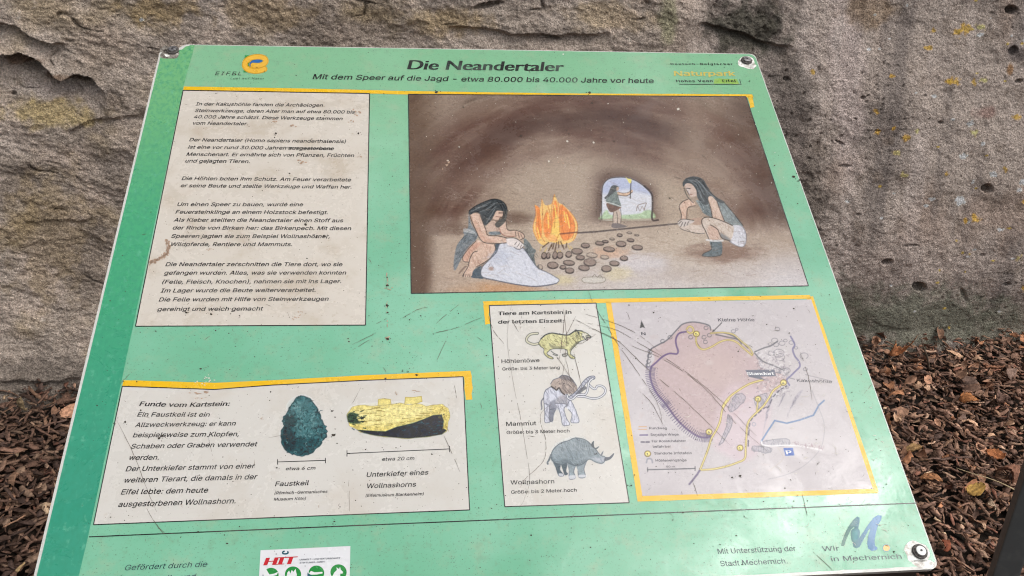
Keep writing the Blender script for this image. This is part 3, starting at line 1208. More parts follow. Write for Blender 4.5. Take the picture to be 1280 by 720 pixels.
def build_bolts():
    m = NM('galvanised_steel', .45, .5)
    m.b.inputs['Metallic'].default_value = .8
    m.base(m.mix(m.ramp(m.noise(300, 4), .35, .7), (.10, .095, .10), (.30, .29, .29)))
    ring = NM('rubber_washer', .7, .4)
    ring.base(ring.mix(ring.ramp(ring.noise(350, 3), .4, .7), (.055, .048, .045), (.13, .115, .105)))
    core = NM('dark_socket', .5, .5)
    core.base((.02, .02, .022))
    white = NM('white_plastic_cap', .4, .5)
    white.base((.72, .72, .70))
    under = NM('exposed_metal', .45, .5)
    under.base(under.mix(under.ramp(under.noise(130, 5, .65), .4, .65), lin4((228, 228, 222)), lin4((168, 160, 150))))
    grey = NM('grimy_edge', .8, .3)
    grey.base(grey.mix(grey.ramp(grey.noise(160, 5, .65), .4, .65), lin4((134, 128, 120)), lin4((70, 64, 58))))
    for k, (x, y, cap) in enumerate(((216.5, 63.5, False), (933, 76.3, False), (1149.2, 690, True), (62, 742, True))):
        u, v = B(x, y)
        r = .0078 if not cap else .0072
        o = part('bolt', *disc(u, v, [(r * 1.25, .0012), (r * 1.2, .0026), (r * .98, .0030), (r * .95, .0038), (r * .55, .0042)]), ring.m, smooth=False,
                 label='bolt with a white centre cap' if cap else 'grey bolt at a chipped top corner')
        part('bolt_head', *disc(u, v, [(r * .80, .0044), (r * .78, .0052), (r * .5, .0056)]), white.m if cap else m.m, o)
        part('socket', *disc(u, v, [(r * .19, .0057), (r * .18, .0061)], 16), core.m, o)
    # film broken away round the bolts
    fl = [blobpoly(1146, 690, 15, 14, 40, .22, 3), blobpoly(1155, 705, 15, 5.5, 40, .25, 4), blobpoly(933, 78, 11.5, 7.0, 40, .2, 5), blobpoly(941, 83, 4, 3.2, 24, .3, 6)]
    part('bare_patch', *flat(fl[:2], .0008), under.m, label='white patch where the green film has broken away around a bolt')
    part('bare_patch', *flat(fl[2:], .0008), under.m, label='white patch where the green film has broken away around a bolt')
    fl = [blobpoly(213, 67, 13, 6.5, 40, .3, 7), blobpoly(207, 62, 6, 5, 30, .3, 8)]
    part('bare_patch', *flat(fl, .0009), grey.m, label='grimy grey patch at the broken top left corner')
    fl = [blobpoly(209, 69.5, 3.6, 1.3, 30, .5, 9), blobpoly(221, 67.5, 2, 1.0, 24, .5, 10)]
    part('bare_patch', *flat(fl, .0011), under.m)


build_bolts()

# ------------------------------------------------------------------ text boxes, rules and yellow bars
M_PAPER = print_mat('worn_paper_white', (214, 206, 195), .30, .72, .55, (.40, .33, .25))
M_PAPER2 = print_mat('paper_white', (214, 210, 203), .28, .42, .50, (.44, .38, .31))
M_INK = print_mat('black_ink', (42, 44, 46), .34, .18, .0, (.30, .28, .25))
M_GREEN_INK = print_mat('dark_green_ink', (22, 56, 46), .34, .25, .0, (.28, .42, .33))
M_BLUE_INK = print_mat('dark_teal_ink', (34, 66, 78), .34, .12, .0, (.28, .42, .33))
M_YEL = print_mat('yellow_ink', (238, 190, 52), .30, .20, .45, (.52, .42, .12))
M_LINE = print_mat('dark_rule', (58, 60, 60), .34, .2, .0)

BOX1 = [(229, 113), (462, 117), (457, 406.5), (169.5, 408)]
BOX2 = [(153, 483), (268, 487), (340, 481.5), (457, 475.5), (579, 471), (587, 637.5), (117, 656)]
BOX3 = [(611.5, 382), (745, 379), (786.5, 628.5), (631, 633.5)]
MAPQ = [(764, 378.5), (1014, 374.5), (1091, 611), (803, 620)]
PAINTQ = [(510.5, 118), (932.5, 121), (1010.5, 357.5), (514, 367)]


def frame_lines(q, w=1.2, skip=()):
    o = []
    for i in range(len(q)):
        if i in skip:
            continue
        o += line_quads([q[i], q[(i + 1) % len(q)]], w)
    return o


PB1 = part('text_box', *flat([BOX1], .0009), M_PAPER, label='stained off-white text box at the upper left')
PB2 = part('finds_box', *flat([BOX2], .0009), M_PAPER2, label='off-white box with the hand axe and jawbone')
PB3 = part('animal_box', *flat([BOX3], .0009), M_PAPER2, label='narrow off-white box with three ice age animals')


def wav(p, a=.35, seed=0, n=14):
    """sub-divide a yellow bar's outline and roughen it slightly"""
    g = np.random.default_rng(seed)
    o = []
    for i in range(len(p)):
        x, y = np.array(p[i], float), np.array(p[(i + 1) % len(p)], float)
        k = max(1, int(np.linalg.norm(y - x) / n))
        for j in range(k):
            o.append(x + (y - x) * j / k + (g.normal(0, a, 2) if j else 0))
    return o


bars = [wav([(230, 108.2), (360, 110.3), (520, 114.1), (700, 116.8), (940, 118), (942, 122), (700, 121.0), (520, 118.6), (360, 114.6), (229, 112.6)], .10, 1),
        wav([(935, 120.5), (940.5, 121), (943, 134), (937.5, 135)], .5, 2, 4),
        wav([(154.5, 475.5), (250, 477.8), (268, 478.6), (340, 475.5), (457, 469), (588, 463.5), (589.8, 470.5), (457, 475.3), (340, 481.3), (268, 486.8), (250, 486.2), (152.8, 482.5)], .10, 3),
        wav([(580, 470.5), (589.8, 470), (590.5, 499.5), (582.5, 500)], .5, 4, 6),
        wav([(603.5, 376.8), (700, 374.6), (757, 373.5), (1012, 368.8), (1015, 373.5), (764, 378.5), (745, 379), (700, 379.6), (605, 382)], .10, 5),
        wav([(604, 381.5), (611, 381.5), (613, 404.5), (606.5, 406)], .5, 6, 5),
        wav([(757, 377), (765, 378.5), (804, 620), (797, 627)], .12, 7),
        wav([(797, 627), (803.5, 618.5), (1091, 610), (1098, 616.5)], .12, 8),
        wav([(1008, 373), (1016, 370), (1098.5, 615.5), (1091, 611)], .12, 9)]
for grp in (bars[:2], bars[2:4], bars[4:]):
    part('yellow_bar', *flat(grp, .0012), M_YEL)

rl = frame_lines(BOX1, 1.2) + frame_lines(BOX2, 1.2) + frame_lines(BOX3, 1.2) + frame_lines(PAINTQ, 1.2) + line_quads([(111.5, 671.2), (460, 656.4), (860, 640.0), (1000, 634.6), (1146, 628.9)], 1.3)
part('ruled_line', *flat(rl, .0016), M_LINE)
# ------------------------------------------------------------------ painted cave scene
M_PIC = print_mat('picture_print', None, .30, .07, .30, (.33, .27, .22))


def build_painting():
    r = Raster(PAINTQ, .00085).regrid(PAINTQ)
    X, Y = r.X, r.Y

    def mixto(col, a):
        r.c = r.c * (1 - a[..., None]) + np.array(col, float) * a[..., None]
    r.c[:] = (158, 140, 124)
    ang = np.arctan2(Y - 330, X - 740)
    rad = np.hypot((X - 740) / 1.25, Y - 330)
    st = fbm(rad * .055, ang * 2.2, 4, 201)
    st2 = fbm(rad * .16, ang * 5, 3, 202)
    wob = 9 * fbm(X * .012, Y * .02, 3, 203)
    # dark vault
    vault = sm(118, 150, rad + wob) * sm(266, 226, rad + wob * .6)
    mixto((100, 76, 67), np.clip(vault * (.88 + .7 * st + .35 * st2), 0, 1))
    mixto((76, 58, 52), np.clip(sm(160, 180, rad + wob) * sm(205, 185, rad + wob) * sm(520, 660, X) * sm(930, 820, X) * .6, 0, 1))
    # lighter streaks over the vault
    up = sm(205, 236, rad + wob)
    mixto((150, 134, 120), np.clip(up * (.65 + .9 * st + .4 * st2), 0, 1))
    mixto((104, 88, 78), np.clip(sm(.05, .4, st) * up * .8, 0, 1))
    # left and right walls go dark at the rim
    mixto((100, 80, 66), np.clip(sm(562, 516, X + 14 * st2 - .04 * (Y - 120)) * .85, 0, 1))
    mixto((84, 65, 56), np.clip(sm(880, 965, X - .30 * (Y - 120) + 26 * fbm(X * .02, Y * .03, 3, 209)) * sm(345, 270, Y) * .9, 0, 1))
    mixto((184, 168, 150), np.clip(sm(80, 20, np.abs(X - 868) * .8 + np.abs(Y - 240) * .45) * .5, 0, 1))
    mixto((182, 166, 150), np.clip(sm(95, 30, np.abs(X - 690) * .55 + np.abs(Y - 228) * 1.0) * .55, 0, 1))
    # floor
    fl = sm(262, 300, Y + 8 * st2)
    mixto((186, 170, 154), fl * .8 * sm(520, 545, X - .02 * Y))
    mixto((196, 188, 186), np.clip(sm(300, 355, Y) * sm(640, 740, X) * (.7 + .5 * fbm(X * .02, Y * .03, 3, 205)), 0, 1))
    mixto((196, 190, 192), np.clip(sm(300, 352, Y) * sm(900, 995, X) * .8, 0, 1))
    r.blob(622, 364, 62, 13, (190, 142, 100), .75, .3, 2)
    r.blob(575, 340, 30, 18, (182, 158, 140), .5, .3, 3)
    r.blob(800, 330, 40, 16, (206, 202, 210), .55, .4, 4)
    r.blob(772, 342, 22, 10, (204, 190, 148), .6, .4, 5)
    r.blob(762, 316, 24, 8, (204, 158, 128), .5, .5, 6)
    r.blob(700, 350, 22, 7, (204, 190, 140), .5, .4, 7)
    r.blob(903, 316, 50, 14, (120, 92, 78), .75, .4, 8)
    r.blob(870, 345, 90, 14, (172, 158, 150), .4, .5, 18)
    r.blob(640, 273, 30, 9, (112, 92, 80), .85, .25, 9)
    r.blob(560, 287, 34, 9, (116, 96, 84), .8, .3, 10)
    r.blob(528, 352, 12, 26, (104, 82, 68), .8, .3, 11)
    r.poly([(558, 290), (545, 330), (540, 372), (600, 372), (590, 330)], (178, 158, 140), .5, 14)
    # brush grain
    g1 = fbm(X * .10, Y * .32, 3, 206)
    g2 = fbm(X * .5, Y * .6, 3, 207)
    r.c *= (1 + .055 * g1 + .075 * g2)[..., None]
    r.c[:] = np.clip(r.c, 0, 255)
    DK = (58, 52, 50)
    # ---- mouth of the cave
    z = Z(735, 210, 8)
    op = [(140, 520), (138, 400), (140, 250), (152, 170), (200, 115), (280, 95), (380, 97), (480, 130), (580, 200), (635, 260), (640, 400), (642, 515), (400, 520)]
    for k, a in ((26, .35), (14, .4), (7, .45)):
        r.poly([(p[0] + (p[0] - 795) * k / 60 * .9, p[1] + (p[1] - 268) * k / 60 * .9 if p[1] < 270 else p[1]) for p in z(op)], (92, 72, 64), a, k * .7)
    r.poly(z(op), (206, 207, 214), 1, 0)
    r.poly(z([(145, 250), (160, 170), (210, 118), (290, 98), (400, 102), (490, 140), (590, 215), (630, 265), (500, 240), (380, 215), (250, 250)]), (168, 176, 204), .8, 5)
    r.poly(z([(140, 520), (142, 470), (190, 420), (230, 470), (380, 470), (520, 455), (570, 425), (638, 430), (640, 515)]), (160, 186, 142), .8, 2, tex=.15)
    r.poly(z([(140, 525), (250, 505), (450, 512), (640, 505), (640, 530)]), (170, 156, 140), .9, 2)
    r.stroke(z([(138, 520), (136, 400), (140, 250), (152, 170), (200, 115), (280, 95), (380, 97), (480, 130), (580, 200), (635, 260)]), .9, DK, .8)
    r.stroke(z([(560, 180), (635, 260), (645, 380), (642, 515), (700, 522)]), 1.8, (60, 50, 48), .85)
    r.stroke(z([(110, 190), (90, 330), (85, 480)]), 1.4, (96, 80, 70), .5)
    r.stroke(z([(128, 240), (118, 380), (122, 540)]), .9, (80, 66, 60), .6)
    # torch bearer
    SK = (206, 176, 152)
    r.poly(z([(255, 405), (300, 400), (330, 470), (325, 545), (298, 545), (282, 470), (290, 560), (252, 565)]), (190, 172, 158), 1, 0)
    r.stroke(z([(285, 440), (296, 500), (292, 560)]), .6, DK, .7)
    r.stroke(z([(325, 400), (332, 480), (326, 550)]), .6, DK, .7)
    r.stroke(z([(255, 430), (250, 500), (250, 560)]), .6, DK, .7)
    r.poly(z([(240, 560), (300, 555), (390, 585), (330, 600), (245, 598)]), (112, 104, 104), .9, 0)
    r.poly(z([(190, 350), (325, 385), (312, 410), (235, 445), (200, 412)]), (110, 86, 76), 1, 0, tex=.2)
    r.poly(z([(185, 300), (230, 245), (300, 240), (306, 300), (326, 388), (190, 345)]), (122, 132, 128), 1, 0, tex=.25)
    r.hatch(z([(185, 300), (230, 245), (300, 240), (306, 300), (320, 380), (190, 345)]), 26, 3, 1.3, (70, 78, 76), .6, .5, 1)
    r.poly(z([(298, 238), (345, 252), (400, 245), (440, 218), (446, 240), (392, 278), (335, 278), (298, 268)]), SK, 1, 0)
    r.stroke(z([(298, 268), (335, 278), (392, 278), (446, 240)]), .6, DK, .8)
    r.stroke(z([(300, 240), (345, 252), (400, 245), (440, 218)]), .5, DK, .6)
    r.poly(z([(198, 262), (232, 185), (272, 174), (306, 190), (302, 222), (268, 240), (232, 268), (178, 312), (165, 295)]), (86, 88, 88), 1, 0, tex=.25)
    r.poly(z([(285, 195), (308, 195), (306, 222), (286, 230)]), SK, .8, 0)
    r.stroke(z([(430, 138), (426, 210), (422, 305)]), .9, (60, 56, 54), .9)
    r.poly(z([(392, 118), (375, 90), (400, 108), (432, 112), (430, 150), (410, 150)]), (226, 214, 120), .95, 0)
    r.stroke(z([(190, 345), (260, 362), (326, 388)]), .7, (226, 226, 222), .8)
    r.stroke(z([(485, 428), (495, 380), (530, 362), (582, 352), (575, 375), (560, 425)]), .7, (112, 92, 82), .8)
    r.stroke(z([(500, 390), (520, 430), (540, 385), (560, 420)]), .6, (112, 92, 82), .7)
    # spear
    z = Z(650, 235, 6)
    r.stroke([(700, 292.6), (745, 289.8), (800, 284.2), (850, 279.5)], 1.5, (78, 68, 66), .9, False)
    # ---- fire
    r.poly(z([(95, 310), (108, 240), (120, 190), (112, 128), (150, 148), (163, 85), (185, 125), (208, 130), (240, 112), (258, 48), (286, 108), (320, 125), (375, 178), (420, 240), (433, 310), (415, 378), (370, 412), (300, 425), (240, 405), (180, 432), (130, 395)]), (232, 192, 122), 1, 0)
    T1 = [[(118, 300), (124, 200), (118, 138), (145, 160), (165, 330), (142, 385)], [(178, 330), (178, 230), (208, 180), (232, 260), (228, 345), (202, 375)],
          [(238, 270), (258, 95), (285, 150), (270, 260), (255, 300)], [(300, 345), (288, 225), (300, 130), (340, 150), (395, 222), (412, 290), (392, 362), (338, 395)]]
    for k, t in enumerate(T1):
        r.poly(z(t), (230, 136, 78), .88, 1.5, tex=.10, seed=k)
    r.poly(z([(225, 380), (240, 300), (270, 200), (300, 290), (290, 390), (250, 410)]), (238, 200, 110), .9, 2)
    r.poly(z([(200, 380), (220, 350), (270, 360), (280, 395), (240, 402)]), (236, 168, 108), .7, 2)
    for t in ([(112, 128), (118, 200), (98, 300), (132, 392)], [(150, 148), (140, 250), (150, 340), (185, 405)], [(163, 85), (170, 200), (165, 300)], [(208, 130), (236, 240), (232, 340)],
              [(240, 112), (236, 200), (228, 280)], [(258, 48), (246, 110), (262, 200), (258, 300)], [(286, 108), (300, 200), (296, 330)], [(320, 125), (310, 230), (330, 350)], [(345, 160), (380, 260), (360, 390)],
              [(375, 178), (424, 250), (430, 320), (400, 395)], [(400, 240), (412, 310), (390, 380)], [(178, 240), (200, 170), (212, 190)], [(300, 345), (330, 400)], [(270, 400), (290, 350)]):
        r.stroke(z(t), .7, (188, 104, 58), .65)
    for t in ([(130, 300), (150, 380)], [(260, 130), (272, 220)], [(350, 200), (372, 300)], [(210, 200), (214, 300)], [(330, 180), (345, 260)]):
        r.stroke(z(t), 1.2, (246, 214, 110), .8)
    r.stroke(z([(300, 345), (432, 332)]), 1.3, (110, 72, 60), .8)
    for t in ([(170, 445), (215, 410)], [(245, 455), (255, 415)], [(262, 470), (275, 410)], [(290, 450), (290, 405)], [(320, 440), (305, 405)], [(345, 450), (350, 415)], [(235, 440), (240, 420)], [(215, 470), (235, 430)], [(330, 460), (320, 430)]):
        r.stroke(z(t), 1.3, (96, 74, 58), .85, False)
    for t in ([(160, 440), (150, 470)], [(200, 450), (185, 480)], [(280, 470), (275, 500)], [(380, 440), (400, 470)], [(360, 430), (372, 460)], [(300, 470), (310, 490)]):
        r.stroke(z(t), 1.0, (206, 178, 112), .8, False)
    for k, (x, y, rx, ry) in enumerate(((180, 508, 18, 24), (212, 508, 14, 22), (263, 505, 18, 27), (300, 505, 22, 24), (365, 498, 22, 22), (428, 475, 40, 21), (490, 432, 31, 17), (598, 415, 32, 14), (640, 402, 22, 9), (690, 383, 18, 7), (748, 354, 19, 10),
                                        (820, 337, 18, 7), (830, 392, 25, 11), (880, 447, 40, 17), (758, 420, 37, 20), (668, 460, 42, 17), (540, 505, 40, 18), (635, 520, 30, 14), (452, 522, 32, 17), (525, 558, 46, 27), (367, 562, 42, 18),
                                        (246, 580, 40, 24), (322, 595, 22, 14), (372, 620, 32, 20), (480, 600, 40, 20), (708, 566, 36, 18), (780, 528, 28, 17), (648, 606, 36, 23), (150, 597, 20, 20), (875, 354, 16, 5))):
        an = [i * math.pi / 7 for i in range(14)]
        tilt = .25 if rx > ry else .1
        E = z([(x + rx * math.cos(a) - ry * tilt * math.sin(a), y + ry * math.sin(a) + rx * tilt * .5 * math.cos(a)) for a in an])
        pale = k in (11, 16, 17, 9, 28, 29)
        r.poly(E, (176, 160, 146) if pale else (140, 122, 112), .9, 0)
        r.stroke(E + E[:1], .8, (66, 56, 52), .75 if not pale else .5)
        r.stroke(E[1:7], 1.4, (64, 54, 50), .85 if not pale else .4)
    r.poly(z([(462, 690), (480, 672), (560, 668), (630, 672), (640, 695), (600, 712), (490, 712)]), (200, 194, 184), .8, 0)
    r.stroke(z([(462, 690), (480, 672), (560, 668), (630, 672), (640, 695), (600, 712), (490, 712), (462, 690)]), .6, (112, 104, 92), .8)
    r.stroke(z([(540, 670), (560, 650), (580, 672), (600, 652), (620, 680)]), .7, (112, 104, 92), .8)
    # ---- crouching woman scraping a hide
    z = Z(555, 240, 6)
    CL, HR, SK, SK2 = (124, 130, 134), (70, 74, 76), (208, 180, 162), (176, 140, 122)
    r.poly(z([(600, 350), (640, 380), (665, 420), (690, 440), (675, 480), (695, 560), (720, 590), (650, 520), (608, 440)]), (116, 122, 122), 1, 0, tex=.25)
    r.poly(z([(185, 168), (205, 240), (235, 290), (252, 330), (232, 372), (182, 420), (130, 502), (86, 588), (72, 560), (80, 470), (100, 395), (150, 330), (145, 300), (180, 268)]), CL, 1, 0, tex=.22)
    r.hatch(z([(180, 290), (250, 330), (182, 420), (130, 502), (86, 580), (74, 550), (100, 395)]), 60, 7, 2.1, (70, 76, 82), .5, .6, 2)
    r.poly(z([(150, 275), (210, 285), (245, 320), (200, 310), (150, 300)]), (178, 180, 180), .8, 0, tex=.2)
    r.poly(z([(210, 600), (245, 570), (285, 560), (300, 645), (250, 648), (205, 640)]), (74, 88, 98), 1, 0, tex=.2)
    r.poly(z([(240, 365), (310, 378), (378, 392), (388, 430), (352, 490), (300, 530), (245, 560), (215, 600), (205, 632), (140, 632), (148, 600), (172, 560), (190, 525), (150, 520), (140, 490), (182, 430)]), SK, 1, 0, tex=.08)
    r.poly(z([(150, 470), (200, 400), (270, 380), (260, 410), (210, 450), (175, 520), (145, 515)]), (204, 160, 140), .7, 2)
    r.poly(z([(280, 545), (335, 510), (380, 450), (390, 470), (340, 525), (285, 575)]), (112, 96, 88), .6, 2)
    r.poly(z([(385, 388), (422, 396), (412, 430), (380, 470), (352, 492), (384, 440)]), (74, 86, 96), 1, 0)
    r.stroke(z([(250, 445), (220, 455), (195, 500), (180, 560), (150, 610), (140, 632)]), .8, DK, .85)
    r.stroke(z([(378, 395), (386, 432), (350, 492), (298, 532), (240, 565)]), .8, DK, .8)
    r.stroke(z([(240, 368), (185, 425), (140, 490), (150, 522), (188, 526)]), .7, DK, .75)
    for x in (150, 165, 180, 195):
        r.stroke(z([(x, 618), (x - 3, 636)]), .6, DK, .7)
    r.stroke(z([(115, 610), (150, 570), (165, 560)]), 1.6, (112, 92, 82), .7)
    hide = [(415, 392), (440, 375), (480, 372), (530, 400), (590, 420), (620, 455), (660, 515), (705, 572), (770, 602), (832, 636), (863, 660), (840, 686), (770, 700), (680, 708), (590, 700), (480, 683), (380, 662), (300, 645), (276, 610), (290, 562), (340, 510), (392, 455)]
    r.poly(z(hide), (208, 209, 217), 1, 0, tex=.035)
    r.blob(625, 322, 16, 10, (184, 188, 202), .6, .5, 31)
    r.stroke(z(hide + hide[:1]), .8, (84, 86, 98), .75)
    r.stroke(z([(300, 645), (380, 662), (480, 683), (590, 702), (680, 710), (770, 702), (845, 686)]), 1.1, (92, 92, 104), .8)
    r.blob(614, 336, 4, 3, (150, 118, 102), .7, .5, 32)
    r.poly(z([(315, 262), (370, 215), (418, 258), (425, 302), (340, 308)]), (196, 172, 156), 1, 0)
    r.poly(z([(340, 300), (420, 298), (428, 318), (350, 322)]), (120, 128, 132), 1, 0, tex=.2)
    r.hatch(z([(370, 225), (420, 250), (420, 300), (385, 300)]), 16, 5, 1.4, (120, 96, 84), .5, .6, 3)
    r.poly(z([(436, 235), (465, 222), (478, 288), (540, 288), (592, 312), (602, 342), (570, 358), (528, 332), (470, 332), (430, 312), (418, 280)]), SK, 1, 0, tex=.05)
    r.stroke(z([(465, 222), (478, 285), (540, 288), (592, 312), (602, 342), (575, 358)]), .7, DK, .8)
    r.stroke(z([(418, 280), (430, 312), (470, 332), (530, 332)]), .8, (150, 96, 84), .8)
    for t in ([(535, 300), (540, 335)], [(555, 305), (565, 345)], [(575, 315), (588, 345)]):
        r.stroke(z(t), .6, DK, .7)
    arm = [(195, 178), (238, 160), (272, 178), (292, 230), (316, 290), (330, 325), (400, 330), (468, 345), (472, 382), (400, 387), (310, 382), (270, 352), (240, 290), (214, 232)]
    r.poly(z(arm), (214, 186, 168), 1, 0, tex=.05)
    r.poly(z([(220, 230), (240, 220), (285, 310), (330, 350), (400, 372), (310, 380), (270, 350)]), (200, 160, 140), .55, 2)
    r.stroke(z(arm[2:8]), .8, DK, .85)
    r.stroke(z(arm[8:] + arm[:1]), .8, DK, .85)
    hand = [(465, 348), (520, 345), (560, 362), (596, 394), (592, 415), (560, 432), (526, 416), (490, 402), (470, 382)]
    r.poly(z(hand), (224, 214, 210), 1, 0)
    r.stroke(z(hand[:7]), .7, DK, .8)
    for t in ([(530, 395), (545, 375)], [(550, 410), (566, 388)], [(572, 418), (582, 398)]):
        r.stroke(z(t), .6, DK, .7)
    r.stroke(z([(590, 395), (618, 420)]), 1.2, (226, 222, 218), .9)
    face = [(398, 142), (445, 150), (446, 172), (440, 186), (425, 190), (410, 210), (375, 206), (364, 190), (384, 155)]
    r.poly(z(face), (208, 178, 160), 1, 0)
    hair = [(188, 142), (230, 110), (300, 75), (370, 54), (425, 64), (462, 95), (476, 142), (466, 168), (442, 146), (402, 140), (385, 155), (368, 190), (345, 222), (308, 252), (288, 210), (268, 165), (235, 154), (200, 170), (186, 168)]
    r.poly(z(hair), HR, 1, 0, tex=.2)
    r.poly(z([(446, 150), (476, 145), (464, 215), (432, 252), (400, 268), (382, 242), (412, 212), (436, 196)]), (84, 82, 78), 1, 0, tex=.25)
    for t in ([(240, 120), (330, 100), (400, 80)], [(270, 150), (320, 130), (380, 90)], [(300, 200), (340, 150), (390, 110)], [(320, 230), (350, 180), (380, 130)], [(210, 145), (280, 110), (350, 75)]):
        r.stroke(z(t), .8, (140, 144, 146), .6)
    for t in ([(290, 215), (330, 160), (372, 110)], [(250, 150), (310, 115), (360, 85)], [(430, 80), (455, 120), (462, 160)], [(400, 70), (430, 110), (440, 140)]):
        r.stroke(z(t), .8, (40, 42, 44), .7)
    r.stroke(z([(412, 158), (440, 158)]), .9, (52, 44, 40), .8)
    r.stroke(z([(390, 185), (425, 190)]), .6, (110, 70, 60), .8)
    r.stroke(z([(445, 150), (446, 172), (440, 186), (425, 190), (412, 208)]), .6, DK, .8)
    r.stroke(z(hair[:7]), .8, (44, 44, 46), .8)
    # ---- crouching man with the spear
    z = Z(830, 210, 6)
    r.poly(z([(150, 440), (220, 420), (292, 425), (302, 490), (240, 490), (150, 467), (118, 450)]), (198, 182, 170), 1, 0, tex=.06)
    r.stroke(z([(118, 450), (150, 467), (240, 490), (302, 492)]), .7, DK, .8)
    r.poly(z([(180, 385), (290, 375), (292, 420), (230, 428), (180, 410)]), (178, 152, 136), 1, 0)
    r.poly(z([(178, 235), (225, 255), (232, 284), (178, 302), (170, 380), (152, 402), (122, 402), (130, 350), (114, 290), (138, 255)]), SK, 1, 0, tex=.05)
    r.stroke(z([(178, 235), (138, 255), (114, 290), (130, 350), (124, 400)]), .8, DK, .85)
    r.stroke(z([(232, 284), (178, 302), (170, 380)]), .7, DK, .8)
    r.poly(z([(104, 405), (140, 384), (222, 394), (216, 412), (152, 440), (114, 436)]), (196, 186, 180), 1, 0)
    for t in ([(104, 405), (140, 384), (222, 394)], [(125, 440), (140, 410)], [(150, 438), (162, 408)], [(172, 430), (184, 404)], [(110, 420), (130, 400)]):
        r.stroke(z(t), .7, DK, .8)
    r.poly(z([(240, 240), (330, 268), (382, 230), (450, 258), (512, 330), (592, 432), (520, 432), (450, 396), (360, 372), (300, 342), (268, 292)]), (134, 142, 143), 1, 0, tex=.2)
    r.hatch(z([(260, 250), (440, 260), (510, 330), (580, 425), (520, 425), (430, 280), (350, 365), (300, 340)]), 70, 7, 1.0, (72, 80, 84), .55, .6, 5)
    r.stroke(z([(450, 258), (512, 330), (592, 432)]), .8, DK, .85)
    r.poly(z([(322, 222), (355, 205), (392, 230), (410, 290), (452, 396), (400, 392), (362, 372), (350, 300)]), (206, 182, 166), 1, 0, tex=.05)
    r.stroke(z([(392, 230), (410, 290), (452, 396)]), .8, DK, .85)
    r.stroke(z([(322, 222), (350, 300), (362, 372)]), .8, DK, .85)
    sh = [(510, 432), (590, 440), (616, 500), (606, 580), (560, 590), (488, 550), (514, 490)]
    r.poly(z(sh), (206, 205, 211), 1, 0, tex=.12)
    r.stroke(z([(590, 440), (616, 500), (606, 580), (560, 590), (488, 550)]), .8, (104, 102, 108), .7)
    r.hatch(z(sh), 24, 4, 1.2, (130, 128, 136), .5, .6, 6)
    leg = [(284, 390), (318, 370), (400, 384), (510, 430), (522, 480), (496, 546), (440, 530), (418, 490), (412, 545), (340, 542), (310, 472), (288, 430)]
    r.poly(z(leg), (204, 190, 178), 1, 0, tex=.05)
    r.poly(z([(330, 440), (400, 450), (412, 535), (345, 538)]), (200, 164, 146), .6, 3)
    r.poly(z([(420, 490), (450, 500), (500, 540), (440, 532)]), (110, 116, 122), .7, 2)
    r.stroke(z([(350, 428), (400, 460), (418, 500), (440, 530), (496, 548)]), .8, DK, .85)
    r.stroke(z([(340, 542), (310, 472), (288, 430), (284, 390), (318, 370), (400, 384), (512, 432)]), .8, DK, .85)
    r.poly(z([(345, 550), (428, 548), (432, 650), (380, 665), (290, 662), (300, 640), (354, 612)]), (98, 108, 112), 1, 0, tex=.25)
    r.stroke(z([(354, 560), (354, 612), (300, 640), (290, 662), (380, 665), (432, 650)]), .7, DK, .8)
    r.stroke(z([(320, 540), (380, 548), (440, 545)]), 1.8, (216, 214, 214), .85)
    r.poly(z([(160, 118), (210, 125), (242, 165), (246, 206), (206, 216), (188, 204), (176, 180), (164, 158)]), (200, 178, 166), 1, 0)
    r.poly(z([(165, 150), (190, 152), (196, 200), (184, 196)]), (206, 210, 218), .3, 1)
    hr = [(140, 110), (170, 76), (230, 64), (290, 84), (320, 130), (360, 190), (410, 230), (452, 252), (440, 266), (395, 250), (360, 214), (332, 220), (332, 270), (300, 276), (268, 250), (252, 226), (246, 206), (240, 165), (205, 120), (165, 118), (146, 142)]
    r.poly(z(hr), (74, 79, 82), 1, 0, tex=.2)
    for t in ([(180, 90), (250, 110), (300, 200)], [(230, 80), (290, 130), (330, 200)], [(260, 100), (320, 170), (380, 225)], [(250, 150), (270, 200), (300, 250)], [(200, 100), (260, 150), (280, 220)]):
        r.stroke(z(t), .8, (146, 152, 156), .55)
    for t in ([(280, 90), (330, 165), (400, 232)], [(250, 130), (285, 190), (320, 240)], [(165, 80), (215, 75), (270, 90)], [(150, 150), (175, 215), (220, 262)]):
        r.stroke(z(t), .8, (38, 42, 44), .7)
    r.stroke(z([(170, 152), (195, 155)]), .8, (46, 44, 46), .85)
    r.stroke(z([(195, 198), (212, 200)]), .6, (110, 66, 58), .8)
    r.stroke(z([(164, 158), (180, 185), (190, 206)]), .6, DK, .8)
    z1 = Z(555, 240, 6)
    r.hatch(z1(arm), 34, 5, 1.1, (150, 112, 94), .5, .6, 31)
    r.hatch(z1(hide), 60, 9, .9, (150, 152, 168), .45, .6, 32)
    r.hatch(z1([(240, 365), (388, 430), (245, 560), (205, 632), (140, 632), (190, 525), (140, 490)]), 50, 6, 1.2, (140, 100, 82), .5, .6, 33)
    r.hatch(z1([(600, 350), (690, 440), (720, 590), (608, 440)]), 24, 6, 1.1, (64, 70, 72), .6, .6, 34)
    r.hatch(z(leg), 44, 5, 1.0, (140, 116, 102), .5, .6, 35)
    r.hatch(z([(322, 222), (392, 230), (452, 396), (362, 372)]), 24, 5, 1.2, (150, 116, 98), .5, .6, 36)
    r.hatch(z([(178, 235), (232, 284), (170, 380), (122, 402), (114, 290)]), 22, 5, 1.3, (150, 112, 94), .5, .6, 37)
    r.hatch([(520, 125), (930, 125), (985, 345), (520, 355)], 420, 13, .15, (112, 92, 80), .22, .8, 38)
